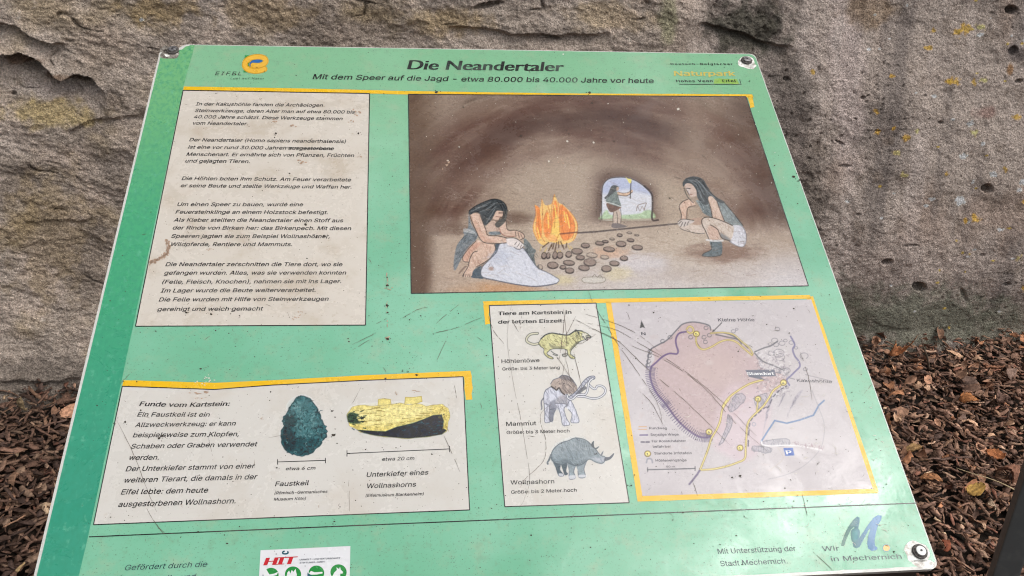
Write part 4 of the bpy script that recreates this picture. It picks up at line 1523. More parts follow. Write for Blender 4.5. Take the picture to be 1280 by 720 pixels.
    r.hatch([(560, 225), (850, 225), (990, 350), (560, 355)], 240, 9, .1, (206, 190, 174), .28, .8, 39)
    for _ in range(26):
        x, y = rng.uniform(850, 950), rng.uniform(300, 345)
        r.stroke([(x, y), (x + rng.uniform(4, 12), y - rng.uniform(-1, 2))], .7, (120, 100, 90), .35, False)
    wc = fbm(X * .35, Y * .5, 3, 211)
    pg = fbm(X * 1.1, Y * 1.3, 2, 212)
    r.c[:] = np.clip(r.c * (1 + .10 * wc + .09 * pg)[..., None], 0, 255)
    r.build('cave_painting', M_PIC, .0013, label='painted scene of three Stone Age people and a fire in a brown cave')


build_painting()
# ------------------------------------------------------------------ find and animal pictures
def build_pictures():
    # hand axe
    z = Z(340, 485, 5.565)
    ol = [(205, 58), (240, 60), (275, 85), (310, 130), (335, 180), (352, 230), (375, 270), (383, 320), (372, 350), (340, 385), (300, 430), (265, 460), (210, 470), (150, 466), (105, 445), (78, 410), (66, 360), (64, 300), (85, 265), (72, 240), (78, 205), (100, 180), (120, 140), (150, 95), (180, 65)]
    r = Raster(z([(50, 45), (395, 45), (395, 480), (50, 480)]), .0005, (220, 218, 213))
    g = np.random.default_rng(8)
    ol = [tuple(p + g.normal(0, 3.2, 2)) for p in cat(ol, True, 3)]
    r.poly(z(ol), (64, 100, 104), 1, 0, False, tex=.6, seed=3)
    r.poly(z([(130, 130), (190, 80), (250, 90), (300, 170), (330, 250), (300, 320), (200, 330), (140, 270), (150, 190)]), (92, 134, 136), .55, 12, tex=.4, seed=5)
    r.poly(z([(70, 300), (120, 260), (160, 330), (170, 430), (110, 440), (75, 390)]), (34, 58, 62), .7, 5, tex=.4, seed=6)
    r.poly(z([(90, 200), (150, 190), (170, 270), (110, 260)]), (40, 64, 66), .7, 4, tex=.3, seed=7)
    r.poly(z([(170, 360), (280, 350), (330, 370), (270, 450), (180, 455)]), (44, 74, 78), .6, 5, tex=.4, seed=9)
    for _ in range(110):
        x, y = g.uniform(80, 365), g.uniform(90, 455)
        a = g.uniform(0, 6.28)
        l = g.uniform(5, 22)
        c = (24, 44, 48) if g.random() < .6 else (136, 172, 172)
        if r.cov[np.unravel_index(np.argmin((r.X - x / 5.565 - 340) ** 2 + (r.Y - y / 5.565 - 485) ** 2), r.X.shape)] > .9:
            r.stroke(z([(x, y), (x + l * math.cos(a), y + l * math.sin(a)), (x + 1.6 * l * math.cos(a + .5), y + 1.6 * l * math.sin(a + .5))]), .7, c, .6)
    r.stroke(z(ol + ol[:1]), .8, (26, 46, 50), .6)
    r.build('hand_axe_picture', M_PIC, .0015, PB2, trim=True, label='picture of a dark blue-green stone hand axe')
    # jawbone
    r = Raster(z([(505, 45), (1255, 45), (1255, 365), (505, 365)]), .0005, (220, 218, 213))
    ol = [(525, 170), (560, 140), (640, 122), (740, 128), (830, 115), (900, 108), (1000, 112), (1080, 125), (1150, 115), (1210, 125), (1238, 180), (1225, 240), (1215, 300), (1180, 325), (1080, 340), (950, 352), (850, 345), (720, 332), (640, 315), (590, 290), (540, 265), (520, 220)]
    for t in ([(738, 122), (740, 80), (775, 74), (825, 80), (828, 122)], [(922, 112), (928, 65), (980, 66), (1040, 58), (1045, 95), (990, 112)]):
        r.poly(z(t), (226, 210, 130), 1, 0, False, tex=.15)
        r.stroke(z(t), .6, (168, 146, 70), .8, False)
    ol = [tuple(p + g.normal(0, 3.5, 2)) for p in cat(ol, True, 2)]
    r.poly(z(ol), (222, 204, 122), 1, 0, False, tex=.30, seed=4)
    r.poly(z([(560, 150), (900, 120), (1100, 140), (1000, 215), (800, 260), (640, 250)]), (236, 224, 160), .7, 10, tex=.3, seed=6)
    for _ in range(90):
        x, y = g.uniform(560, 1180), g.uniform(135, 290)
        if y > 290 - .22 * (x - 800) or y > 280:
            continue
        l = g.uniform(15, 60)
        r.stroke(z([(x, y), (x + l * .5, y - g.uniform(-3, 4)), (x + l, y - g.uniform(-2, 8))]), .6, (120, 102, 48) if g.random() < .6 else (246, 236, 176), .6)
    r.poly(z([(600, 292), (660, 296), (720, 300), (790, 302), (870, 270), (980, 245), (1060, 215), (1120, 190), (1180, 185), (1195, 230), (1190, 280), (1215, 295), (1180, 325), (1080, 340), (950, 352), (850, 345), (720, 332), (640, 315), (590, 292)]), (24, 50, 58), 1, 1.2, False, tex=.5, seed=8)
    r.poly(z([(522, 190), (550, 170), (600, 185), (590, 215), (620, 245), (560, 250), (530, 235)]), (40, 62, 56), .85, 2, tex=.5, seed=9)
    for _ in range(26):
        x, y = g.uniform(525, 640), g.uniform(165, 285)
        r.stroke(z([(x, y), (x + g.uniform(6, 24), y + g.uniform(-10, 10))]), 1.0, (34, 52, 48), .7, False)
    for _ in range(26):
        x, y = g.uniform(900, 1180), g.uniform(230, 320)
        r.stroke(z([(x, y), (x + g.uniform(6, 24), y - g.uniform(0, 6))]), .6, (96, 124, 126), .5, False)
    for _ in range(24):
        x, y = g.uniform(1150, 1225), g.uniform(125, 290)
        r.stroke(z([(x, y), (x + g.uniform(-10, 10), y + g.uniform(6, 16))]), .7, (150, 120, 56), .6, False)
    r.stroke(z(ol + ol[:1]), .5, (120, 108, 70), .5)
    r.build('jawbone_picture', M_PIC, .0015, PB2, trim=True, label='picture of a yellow and black rhinoceros jawbone')
    # cave lion
    z = Z(650, 400, 8)
    r = Raster(z([(30, 90), (730, 90), (730, 410), (30, 410)]), .00045, (220, 218, 213))
    DK = (66, 68, 62)
    tail = [(190, 235), (140, 245), (90, 230), (65, 205), (75, 170), (110, 142), (175, 135)]
    r.stroke(z(tail), 2.8, (90, 90, 82), .9)
    r.stroke(z(tail), 1.4, (206, 202, 178), 1)
    body = [(185, 235), (210, 190), (255, 150), (320, 132), (400, 145), (480, 152), (520, 130), (560, 108), (600, 110), (650, 125), (690, 150), (706, 180), (690, 182), (672, 172), (660, 195), (620, 205), (600, 215), (560, 250), (515, 300), (505, 340), (548, 375), (540, 390), (505, 382), (480, 345), (470, 300), (452, 300), (440, 290), (330, 290), (290, 310), (270, 340), (330, 378), (322, 390), (280, 378), (240, 335), (238, 290), (205, 265)]
    r.poly(z(body), (208, 204, 150), 1, 0, tex=.12)
    r.poly(z([(290, 240), (330, 285), (440, 280), (430, 265), (350, 262)]), (122, 122, 96), .75, 2)
    r.poly(z([(600, 215), (560, 250), (510, 305), (500, 290), (560, 225)]), (110, 112, 92), .8, 1.5)
    r.poly(z([(625, 130), (660, 135), (700, 178), (665, 205), (640, 195), (620, 160)]), (214, 210, 196), .9, 1)
    r.hatch(z(body), 60, 3, .6, (96, 92, 62), .6, .8, 14)
    r.hatch(z([(560, 110), (690, 150), (660, 195), (560, 240), (520, 150)]), 26, 4, 1.2, (70, 70, 60), .6, .6, 15)
    r.poly(z([(672, 172), (704, 178), (690, 204), (664, 206)]), (214, 196, 190), .9, 0)
    r.stroke(z([(660, 160), (700, 160), (712, 172), (690, 180), (668, 172)]), .8, (46, 48, 50), .9)
    r.stroke(z([(560, 120), (548, 106), (562, 100), (580, 112)]), .9, (60, 64, 60), .9)
    r.stroke(z([(310, 310), (340, 335), (375, 350), (365, 358), (330, 345)]), .9, DK, .8)
    r.stroke(z([(425, 345), (470, 340), (465, 360), (430, 362), (425, 345)]), 1.2, (90, 90, 80), .9)
    r.hatch(z(body[:9] + body[21:]), 90, 5, .9, (120, 114, 70), .45, .5, 4)
    r.stroke(z(body + body[:1]), .8, DK, .75)
    r.stroke(z([(210, 190), (255, 150), (320, 132), (400, 145), (480, 152), (520, 130), (560, 108), (620, 112)]), 1.3, (52, 56, 54), .85)
    r.stroke(z([(630, 165), (650, 190), (672, 205), (680, 180), (700, 178)]), .8, (50, 52, 54), .9)
    r.stroke(z([(575, 122), (590, 128), (585, 140)]), 1.1, (50, 54, 52), .9)
    r.build('cave_lion_picture', M_PIC, .0015, PB3, trim=True, label='drawing of a running yellowish cave lion')
    # mammoth
    z = Z(660, 460, 9)
    r = Raster(z([(120, 60), (910, 60), (910, 670), (120, 670)]), .0005, (220, 218, 213))
    PL, OUT = (208, 209, 220), (82, 84, 96)
    legs = [[(185, 400), (240, 430), (235, 560), (250, 605), (190, 612), (188, 520)], [(240, 470), (310, 460), (285, 530), (280, 595), (248, 600), (245, 540)],
            [(310, 400), (430, 410), (405, 460), (430, 560), (468, 625), (455, 645), (390, 640), (370, 540), (345, 460)], [(435, 440), (470, 365), (500, 400), (545, 500), (575, 605), (520, 618), (480, 605), (495, 520), (455, 470)]]
    r.poly(z(legs[1]), (120, 124, 134), 1, 0, tex=.2)
    r.poly(z(legs[3]), PL, 1, 0, tex=.1)
    r.poly(z([(255, 215), (200, 250), (178, 310), (180, 400), (240, 440), (320, 470), (430, 440), (480, 360), (440, 300), (380, 280), (330, 240)]), PL, 1, 0, tex=.06)
    r.poly(z([(240, 400), (300, 360), (330, 440), (280, 470), (245, 470)]), (128, 130, 142), .8, 2)
    r.poly(z([(310, 390), (340, 330), (420, 310), (450, 400), (400, 450), (330, 450)]), (156, 152, 156), .8, 3, tex=.2)
    r.poly(z(legs[0]), PL, 1, 0, tex=.06)
    r.poly(z(legs[2]), PL, 1, 0, tex=.06)
    for L_ in legs:
        r.stroke(z(L_), .7, OUT, .75)
    r.stroke(z([(255, 215), (200, 250), (178, 310), (180, 400), (190, 520)]), .8, OUT, .8)
    r.stroke(z([(175, 340), (150, 380), (155, 450), (150, 465)]), 1.4, (98, 98, 108), .8)
    for L_ in legs:
        r.hatch(z(L_), 18, 6, 1.4, (120, 122, 136), .6, .6, int(L_[0][0]))
    r.hatch(z([(255, 215), (200, 250), (178, 310), (180, 400), (240, 440), (320, 470), (430, 440), (480, 360), (440, 300), (380, 280), (330, 240)]), 70, 7, 1.1, (118, 120, 134), .55, .6, 12)
    head = [(255, 180), (285, 135), (350, 110), (380, 85), (440, 90), (490, 120), (530, 180), (550, 220), (545, 260), (500, 290), (430, 290), (400, 300), (375, 270), (350, 225), (320, 250), (290, 230), (262, 210)]
    r.poly(z(head), (176, 160, 150), 1, 0, tex=.14)
    r.poly(z([(350, 110), (380, 85), (440, 90), (490, 120), (520, 170), (460, 140), (400, 130)]), (128, 124, 128), .9, 1.5, tex=.2)
    r.hatch(z(head[3:12]), 60, 9, 1.0, (84, 74, 72), .5, .6, 7)
    r.stroke(z([(262, 210), (300, 235), (322, 250), (350, 225), (375, 270), (410, 300)]), 1.5, (52, 46, 46), .85)
    r.stroke(z([(255, 180), (285, 135), (350, 110), (380, 85), (440, 90), (490, 120), (545, 200)]), .8, OUT, .8)
    for x, y in ((310, 215), (358, 180), (405, 175)):
        r.blob(660 + x / 9, 460 + y / 9, 1.0, .9, (50, 44, 44), .8, .1, 1)
    # trunk and tusks
    trk = [(470, 340), (540, 290), (590, 230), (640, 160), (690, 118), (735, 110)]
    r.stroke(z(trk), 4.0, (84, 86, 98), .95)
    r.stroke(z(trk), 2.6, (176, 178, 190), .95)
    for k in range(9):
        q = cat(z(trk), False, 4)[2 + 2 * k]
        r.stroke([q + (-1.2, -.8), q + (1.0, .9)], .6, (96, 98, 110), .8, False)
    r.stroke(z([(560, 290), (600, 250), (640, 225)]), 3.4, (84, 86, 94), .8)
    t1 = [(440, 310), (455, 345), (500, 350), (560, 300), (640, 300), (670, 250), (680, 180), (700, 140), (730, 120)]
    t2 = [(560, 320), (640, 325), (720, 345), (800, 335), (860, 290), (868, 240), (830, 205), (780, 205), (760, 235), (730, 230), (690, 195)]
    for t in (t2, t1):
        r.stroke(z(t), 2.3, (84, 86, 98), .9)
        r.stroke(z(t), 1.05, (222, 222, 226), 1)
    r.build('mammoth_picture', M_PIC, .0015, PB3, trim=True, label='drawing of a grey mammoth with a brown shaggy head and curled tusks')
    # woolly rhinoceros
    z = Z(670, 535, 8)
    r = Raster(z([(90, 85), (800, 85), (800, 525), (90, 525)]), .00045, (220, 218, 213))
    BL = (138, 150, 156)
    for L_ in ([(170, 330), (240, 370), (240, 420), (278, 470), (260, 485), (225, 475), (200, 410)], [(255, 370), (310, 360), (300, 430), (318, 460), (290, 472), (275, 440)]):
        r.poly(z(L_), (78, 92, 100), 1, 0, tex=.2)
        r.stroke(z(L_), .6, OUT, .7)
    for L_ in ([(410, 370), (505, 320), (480, 410), (495, 490), (430, 496), (418, 430)], [(318, 350), (390, 370), (378, 440), (395, 500), (335, 512), (330, 440)]):
        r.poly(z(L_), (138, 150, 156), 1, 0, tex=.2)
        r.stroke(z(L_), .7, OUT, .75)
    for p_ in ([(430, 470), (495, 470), (493, 492), (430, 494)], [(332, 478), (392, 475), (392, 505), (335, 510)], [(230, 455), (272, 460), (268, 484), (232, 478)]):
        r.poly(z(p_), (214, 214, 220), .8, 1)
    body = [(155, 250), (185, 200), (250, 150), (330, 125), (380, 102), (450, 105), (510, 130), (555, 170), (600, 215), (625, 250), (650, 275), (690, 290), (690, 325), (660, 355), (600, 345), (540, 315), (505, 330), (450, 370), (380, 375), (318, 350), (250, 370), (175, 340), (152, 300)]
    r.poly(z(body), BL, 1, 0, tex=.12)
    r.poly(z([(155, 300), (200, 330), (320, 320), (400, 360), (500, 320), (450, 370), (380, 378), (318, 352), (250, 372), (175, 340)]), (84, 98, 106), .8, 5, tex=.2)
    r.poly(z([(190, 210), (300, 140), (420, 120), (520, 170), (480, 230), (350, 210), (240, 240)]), (160, 168, 172), .6, 9, tex=.1)
    r.poly(z([(560, 300), (640, 300), (688, 295), (680, 335), (640, 345)]), (190, 192, 202), .8, 3)
    for k in range(6):
        r.stroke(z([(415 + k * 20, 112 + k * 6), (418 + k * 21, 150 + k * 6), (425 + k * 22, 195 + k * 4)]), .7, (92, 104, 112), .6)
    r.hatch(z(body), 130, 8, 1.1, (86, 98, 106), .35, .6, 9)
    r.hatch(z(body), 60, 8, .4, (188, 196, 200), .35, .6, 10)
    r.stroke(z(body + body[:1]), .8, (74, 84, 92), .75)
    r.stroke(z([(150, 270), (130, 320), (115, 345), (118, 360)]), 1.8, (96, 104, 110), .9)
    r.poly(z([(685, 330), (690, 295), (730, 290), (765, 262), (782, 250), (770, 285), (735, 318)]), (94, 98, 106), 1, 0)
    r.poly(z([(645, 275), (655, 250), (674, 228), (668, 260), (655, 280)]), (112, 116, 124), 1, 0)
    r.poly(z([(552, 180), (560, 145), (580, 130), (578, 160), (590, 200), (632, 182), (615, 208), (590, 210)]), (74, 82, 88), 1, 0)
    r.stroke(z([(585, 262), (600, 262), (606, 255)]), 1.0, (46, 50, 56), .9)
    r.build('woolly_rhinoceros_picture', M_PIC, .0015, PB3, trim=True, label='drawing of a grey woolly rhinoceros')


build_pictures()


# ------------------------------------------------------------------ the map
def build_map():
    r = Raster(MAPQ, .0008, (194, 187, 189)).regrid(MAPQ)
    X, Y = r.X, r.Y
    t = fbm(X * .015, Y * .02, 4, 301)
    r.c *= (1 + .03 * t + .03 * fbm(X * .3, Y * .4, 3, 302))[..., None]
    za, zb, zc, zd = Z(780, 385, 6), Z(900, 395, 6), Z(780, 495, 6), Z(900, 490, 6)
    PUR, GR, YE, YD = (88, 66, 112), (80, 80, 88), (234, 218, 138), (128, 106, 48)
    hill = za([(205, 310), (240, 285), (310, 250), (380, 190), (430, 130), (500, 108), (590, 118), (650, 150), (700, 190), (800, 210), (860, 250), (930, 300), (1000, 380)]) + \
        zb([(310, 390), (450, 430), (500, 480), (430, 560), (350, 600), (260, 620), (120, 590)]) + zc([(960, 30), (900, 60), (830, 180), (740, 270), (660, 310), (580, 310), (480, 260), (400, 190), (330, 90), (255, 0)]) + za([(240, 620), (205, 540), (195, 450), (230, 380)])
    r.poly(hill, (186, 164, 164), .95, 1.5, tex=.05)
    r.poly(za([(480, 360), (700, 300), (860, 420), (760, 560), (560, 560), (450, 450)]), (198, 176, 170), .4, 20)
    r.poly(zd([(60, -40), (330, 0), (380, 120), (330, 380), (200, 520), (40, 470), (-60, 360)]), (204, 184, 190), .7, 8)
    for _ in range(60):
        x, y = rng.uniform(800, 1060), rng.uniform(395, 600)
        r.blob(x, y, rng.uniform(1, 7), rng.uniform(1, 4), (222, 218, 218) if rng.random() < .5 else (190, 172, 166), .25, .5, int(x))
    # rocks and crags
    for p in (zd([(120, 20), (160, 10), (190, 50), (130, 120), (80, 150), (60, 110)]), zd([(60, 170), (90, 200), (70, 290), (20, 380), (-10, 390), (30, 300)]), zd([(250, 50), (350, 10), (320, 110), (290, 140)]), zd([(320, 370), (500, 350), (510, 400), (320, 402)]), zd([(255, 405), (380, 420), (375, 455), (250, 440)])):
        p = [tuple(q + rng.normal(0, .5, 2)) for q in cat(p + p[:1], False, 3)]
        r.poly(p, (158, 156, 166), .55, 1.5, False, tex=.35)
        r.stroke(p, .6, (96, 96, 108), .75, False)
        r.hatch(p, 26, 4, 1.2, (104, 104, 116), .6, .6, int(p[0][0]))
    for p in (zd([(370, 30), (400, 10), (340, 240), (320, 330)]), zd([(470, 30), (490, 10), (440, 110)]), zd([(560, 40), (620, -10), (530, 130), (500, 200)])):
        r.poly(p, (164, 158, 168), .8, 2, tex=.25)
        r.hatch(p, 22, 6, 1.9, (120, 114, 126), .55, .6, int(p[0][0]))
    for p in (za([(170, 440), (180, 380), (190, 330), (205, 310)]), za([(205, 305), (270, 270), (310, 250), (350, 215), (400, 160), (440, 122), (510, 106), (590, 116), (640, 135), (650, 165)]),
              za([(650, 190), (720, 185), (790, 200), (850, 230), (880, 270)]), zb([(-30, 140), (60, 160), (140, 180), (210, 240)]), zb([(260, 270), (330, 240), (380, 225), (430, 190)]), zb([(260, 280), (320, 340), (420, 380), (480, 410)])):
        r.stroke(p, 1.3, GR, .8)
    for x, y in ((195, 325), (190, 360), (185, 400), (178, 430), (290, 250), (345, 220), (615, 150), (640, 205), (600, 220), (610, 255), (500, 220)):
        q = za([(x, y)])[0]
        r.stroke([(q[0] + 2.6 * math.cos(a), q[1] + 2.2 * math.sin(a)) for a in np.linspace(0, 5.5, 9)], .8, GR, .7)
    for x, y, s_ in ((410, 185, 24), (465, 205, 22), (420, 215, 20), (535, 200, 18), (375, 212, 14), (490, 185, 14), (630, 300, 30), (125, 100, 10), (100, 115, 16), (430, 100, 18), (570, 240, 12), (640, 400, 16), (480, 420, 34), (500, 410, 26), (385, 280, 24), (440, 280, 40), (450, 310, 34)):
        q = zb([(x, y)])[0]
        r.stroke([(q[0] + s_ / 6 * math.cos(a + x), q[1] + s_ / 8 * math.sin(a + x)) for a in np.linspace(0, 5.6, 11)], .7, (98, 96, 106), .6)
    for _ in range(220):
        q = zb([(rng.uniform(270, 520), rng.uniform(260, 600))])[0]
        a = rng.uniform(0, 6.28)
        r.stroke([q, (q[0] + 2.4 * math.cos(a), q[1] + 1.6 * math.sin(a)), (q[0] + 3.6 * math.cos(a + .8), q[1] + 2.6 * math.sin(a + .8))], .6, (112, 104, 116) if rng.random() < .6 else (238, 236, 238), .5, False)
    # purple embankment with ticks
    pur = za([(205, 440), (195, 500), (210, 570), (245, 640), (300, 705)]) + zc([(330, 85), (400, 180), (480, 255), (560, 305), (620, 312), (650, 300)])
    r.stroke(pur, 1.9, PUR, .85)
    P = cat(pur, False, 6)
    for i in range(1, len(P) - 1):
        a, b = P[i - 1], P[i + 1]
        tt = unit(b - a)
        nn = np.array([-tt[1], tt[0]])
        r.stroke([P[i] - nn * 5.6, P[i] + nn * 5.6], .62, (84, 72, 106), .9, False)
        if i % 2:
            r.stroke([P[i] - nn * 8.5, P[i] - nn * 8.0], .7, (110, 100, 124), .7, False)
    r.stroke(za([(205, 440), (240, 410), (290, 365), (340, 342), (395, 345), (405, 320), (392, 280), (390, 230), (415, 190), (470, 178)]), 1.7, PUR, .9)
    # footpaths (pale yellow with dark edges)
    loop = za([(470, 160), (490, 138), (515, 150), (520, 175), (500, 190), (475, 178)])
    for wd, c in ((1.75, YD), (.90, YE)):
        r.stroke(loop, wd, c, .85)
        r.stroke(za([(545, 200), (540, 250), (560, 295), (600, 312), (660, 290), (720, 255), (780, 240), (840, 255), (900, 305), (960, 355)]), wd, c, .85)
        r.stroke(za([(650, 190), (740, 185), (820, 200), (880, 250), (940, 300), (965, 345)]), wd, c, .7)
        r.stroke(zb([(320, 480), (220, 510), (120, 570), (60, 620), (20, 680)]) + zc([(790, 20), (760, 60), (735, 110), (720, 190), (690, 260), (655, 320), (630, 400), (600, 480), (570, 555)]), wd * 1.15, c, .9)
        r.stroke(zc([(570, 555), (660, 550), (760, 530), (850, 500), (905, 470), (912, 400), (918, 300), (925, 220), (950, 170)]) + zd([(300, 130), (330, 100), (370, 40)]) + zb([(400, 560), (440, 530), (480, 500)]), wd * 1.15, c, .9)
        r.stroke(zd([(285, 60), (275, 140)]), wd, c, .8)
    dash = cat(zb([(490, 520), (440, 550), (390, 600), (350, 680)]) + zd([(330, 110), (270, 160), (220, 210), (205, 300), (200, 430)]), False, 7)
    for i in range(0, len(dash) - 3, 4):
        r.stroke([dash[i] + (1.8, .8), dash[i + 2] + (1.8, .8)], 1.2, (70, 66, 84), .85, False)
    # other ways: violet grey, and the blue stream
    r.stroke(zb([(530, 155), (560, 215), (545, 250), (560, 300), (590, 340), (598, 380), (565, 415), (530, 450), (500, 480), (520, 520)]), 1.7, (104, 100, 140), .85)
    r.stroke(zc([(568, 558), (540, 600), (490, 662)]), 1.9, (92, 80, 112), .9)
    r.stroke(zd([(310, 370), (360, 290), (410, 215)]), 1.6, (92, 120, 160), .95)
    r.stroke(zd([(410, 215), (500, 235), (600, 210), (700, 175), (725, 130), (740, 100), (780, 65)]), 1.6, (92, 120, 160), .95, False)
    r.stroke(zd([(690, -10), (740, 120), (780, 240), (770, 380), (720, 470), (620, 560), (500, 620), (360, 655)]), .8, (150, 146, 152), .7)
    r.stroke(zd([(430, 415), (470, 480), (460, 520), (380, 580)]), .8, (186, 176, 168), .7)
    r.stroke(zd([(310, 370), (340, 402), (560, 402), (680, 420), (760, 435)]), 1.4, (236, 234, 234), .8)
    for _ in range(50):
        x = rng.uniform(540, 800)
        y = 385 + (x - 560) * .17 + rng.normal(0, 8)
        q = zd([(x, y)])[0]
        r.stroke([q, (q[0] + rng.uniform(-1.5, 2), q[1] + rng.uniform(-3, 2))], .7, (150, 126, 134), .6, False)
    r.stroke(zd([(240, 240), (250, 228), (268, 238), (260, 255), (244, 252), (240, 240)]), .7, (140, 146, 160), .8)
    r.stroke(zb([(640, 440), (720, 460), (840, 490)]), .6, (120, 118, 124), .7)
    r.stroke(zb([(520, 465), (560, 475)]), .7, (96, 96, 104), .8)
    # numbered stops, parking sign, label plate
    for x, y in ((870.5, 417.5), (886.3, 540), (925, 560), (947.5, 498.8), (979.3, 478.4), (809.5, 567.3)):
        P = [(x + 3.7 * math.cos(a), y + 3.5 * math.sin(a)) for a in np.linspace(0, 2 * math.pi, 15)[:-1]]
        r.poly(P, (232, 216, 128), 1, 0)
        r.stroke(P + P[:1], .9, (112, 92, 36), .9)
    r.poly([(979, 560.2), (991, 559.7), (993, 569.4), (981.7, 570)], (52, 96, 174), 1, 0, False)
    r.poly([(931.7, 462.6), (968.2, 462.2), (970, 470.3), (950, 471), (957, 475.6), (936, 471.2)], (96, 100, 116), .95, 0, False)
    r.stroke([(968, 466), (976, 465.8)], .8, (116, 120, 134), .9, False)
    r.poly(za([(130, 95), (158, 152), (140, 144), (119, 152)]), (44, 42, 46), 1, 0, False)
    r.stroke(za([(732, 112), (700, 145), (668, 176)]), .8, (50, 48, 54), .9, False)
    r.poly(za([(660, 182), (668, 160), (684, 172)]), (50, 48, 54), .95, 0, False)
    # key
    for dy in (-1.6, 1.6):
        r.stroke(zc([(110, 241 + dy * 6), (168, 241 + dy * 6)]), .55, (196, 130, 44), .95, False)
    r.stroke(zc([(120, 294), (176, 293)]), 1.3, (92, 80, 122), .95, False)
    r.stroke(zc([(128, 346), (152, 346)]), 1.3, (70, 66, 84), .95, False)
    r.stroke(zc([(164, 346), (188, 346)]), 1.3, (70, 66, 84), .95, False)
    r.stroke(zc([(168, 500), (175, 475), (190, 470), (208, 478), (213, 500)]), 1.6, (140, 140, 150), .85)
    r.stroke(zc([(177, 553), (533, 545)]), 1.0, (70, 70, 78), .95, False)
    for x, y in ((177, 553), (533, 545)):
        r.stroke(zc([(x, y - 15), (x, y + 15)]), .9, (70, 70, 78), .95, False)
    return r.build('trail_map', M_PIC, .0013, label='trail map of a pinkish hill with yellow footpaths')


PMAP = build_map()
# ------------------------------------------------------------------ lettering
TEXTS = []                                           # (kind, string, px baseline pts, cap px, ink, bold, shear, spacing)


def T(block, s, pts, cap, bold=0., shear=.2, sp=1.0):
    TEXTS.append((block, s, pts, cap, bold, shear, sp))


b1 = [("In der Kakushöhle fanden die Archäologen", 244.5, 132, 403, 133.7), ("Steinwerkzeuge, deren Alter man auf etwa 80.000 bis", 243.2, 140.2, 443, 142.2), ("40.000 Jahre schätzt. Diese Werkzeuge stammen", 242, 148, 427.5, 150.5),
      ("vom Neandertaler.", 240.3, 156, 309.5, 156.8), ("Der Neandertaler (Homo sapiens neanderthalensis)", 236.5, 176.8, 431.8, 179), ("ist eine vor rund 30.000 Jahren ausgestorbene", 234.8, 186, 416.8, 187.8),
      ("Menschenart. Er ernährte sich von Pflanzen, Früchten", 233, 195, 442, 196.5), ("und gejagten Tieren.", 231.3, 203.2, 312, 204), ("Die Höhlen boten ihm Schutz. Am Feuer verarbeitete", 227, 225.2, 438.3, 227), ("er seine Beute und stellte Werkzeuge und Waffen her.", 225.5, 234.2, 439.2, 236),
      ("Um einen Speer zu bauen, wurde eine", 221.3, 257.7, 378.3, 258), ("Feuersteinklinge an einem Holzstock befestigt.", 219.3, 267.2, 409.5, 267.8), ("Als Kleber stellten die Neandertaler einen Stoff aus", 217, 277.2, 428.3, 278),
      ("der Rinde von Birken her: das Birkenpech. Mit diesen", 215.5, 287, 438.3, 287.8), ("Speeren jagten sie zum Beispiel Wollnashörner,", 213.8, 297.5, 412, 297.8), ("Wildpferde, Rentiere und Mammuts.", 212.5, 307.8, 365, 307.8),
      ("Die Neandertaler zerschnitten die Tiere dort, wo sie", 206.8, 332.8, 427.5, 332.8), ("gefangen wurden. Alles, was sie verwenden konnten", 205, 343.5, 432, 343.3), ("(Felle, Fleisch, Knochen), nahmen sie mit ins Lager.", 202.5, 354.8, 426.3, 354),
      ("Im Lager wurde die Beute weiterverarbeitet.", 200.8, 365.8, 394.3, 365), ("Die Felle wurden mit Hilfe von Steinwerkzeugen", 198.5, 377, 410, 376), ("gereinigt und weich gemacht", 196.5, 389, 328, 388.3)]
for s_, x0, y0, x1, y1 in b1:
    T('box1', s_, [(x0, y0), (x1, y1)], 5.6 + (y0 - 132) / 257 * 1.3, .012)
T('title', "Die Neandertaler", [(509.5, 86.8), (703.8, 89.3)], 12.2, .030)
T('title', "Mit dem Speer auf die Jagd - etwa 80.000 bis 40.000 Jahre vor heute", [(390.8, 99), (587.5, 102), (817, 104)], 8.5, .012)
T('eifel', "EIFEL", [(268.8, 94), (301.2, 94.2)], 6.2, .004, .2, 1.3)
T('eifel', "Lust auf Natur", [(288, 99.3), (330, 99.4)], 3.2, .0, .15, 1.2)
T('park', "Deutsch-Belgischer", [(838.8, 81.4), (916, 81.4)], 3.4, .03, .0, 1.35)
T('park', "Hohes Venn - Eifel", [(846, 103), (920, 102.8)], 4.4, .03, .0, 1.2)
T('naturpark', "Naturpark", [(843, 95), (919, 95)], 8.5, .02, .15)
for s_, pts in (("Funde vom Kartstein:", [(174.3, 507.5), (230, 509), (286.3, 507.3)]),):
    T('box2', s_, pts, 7.6, .02)
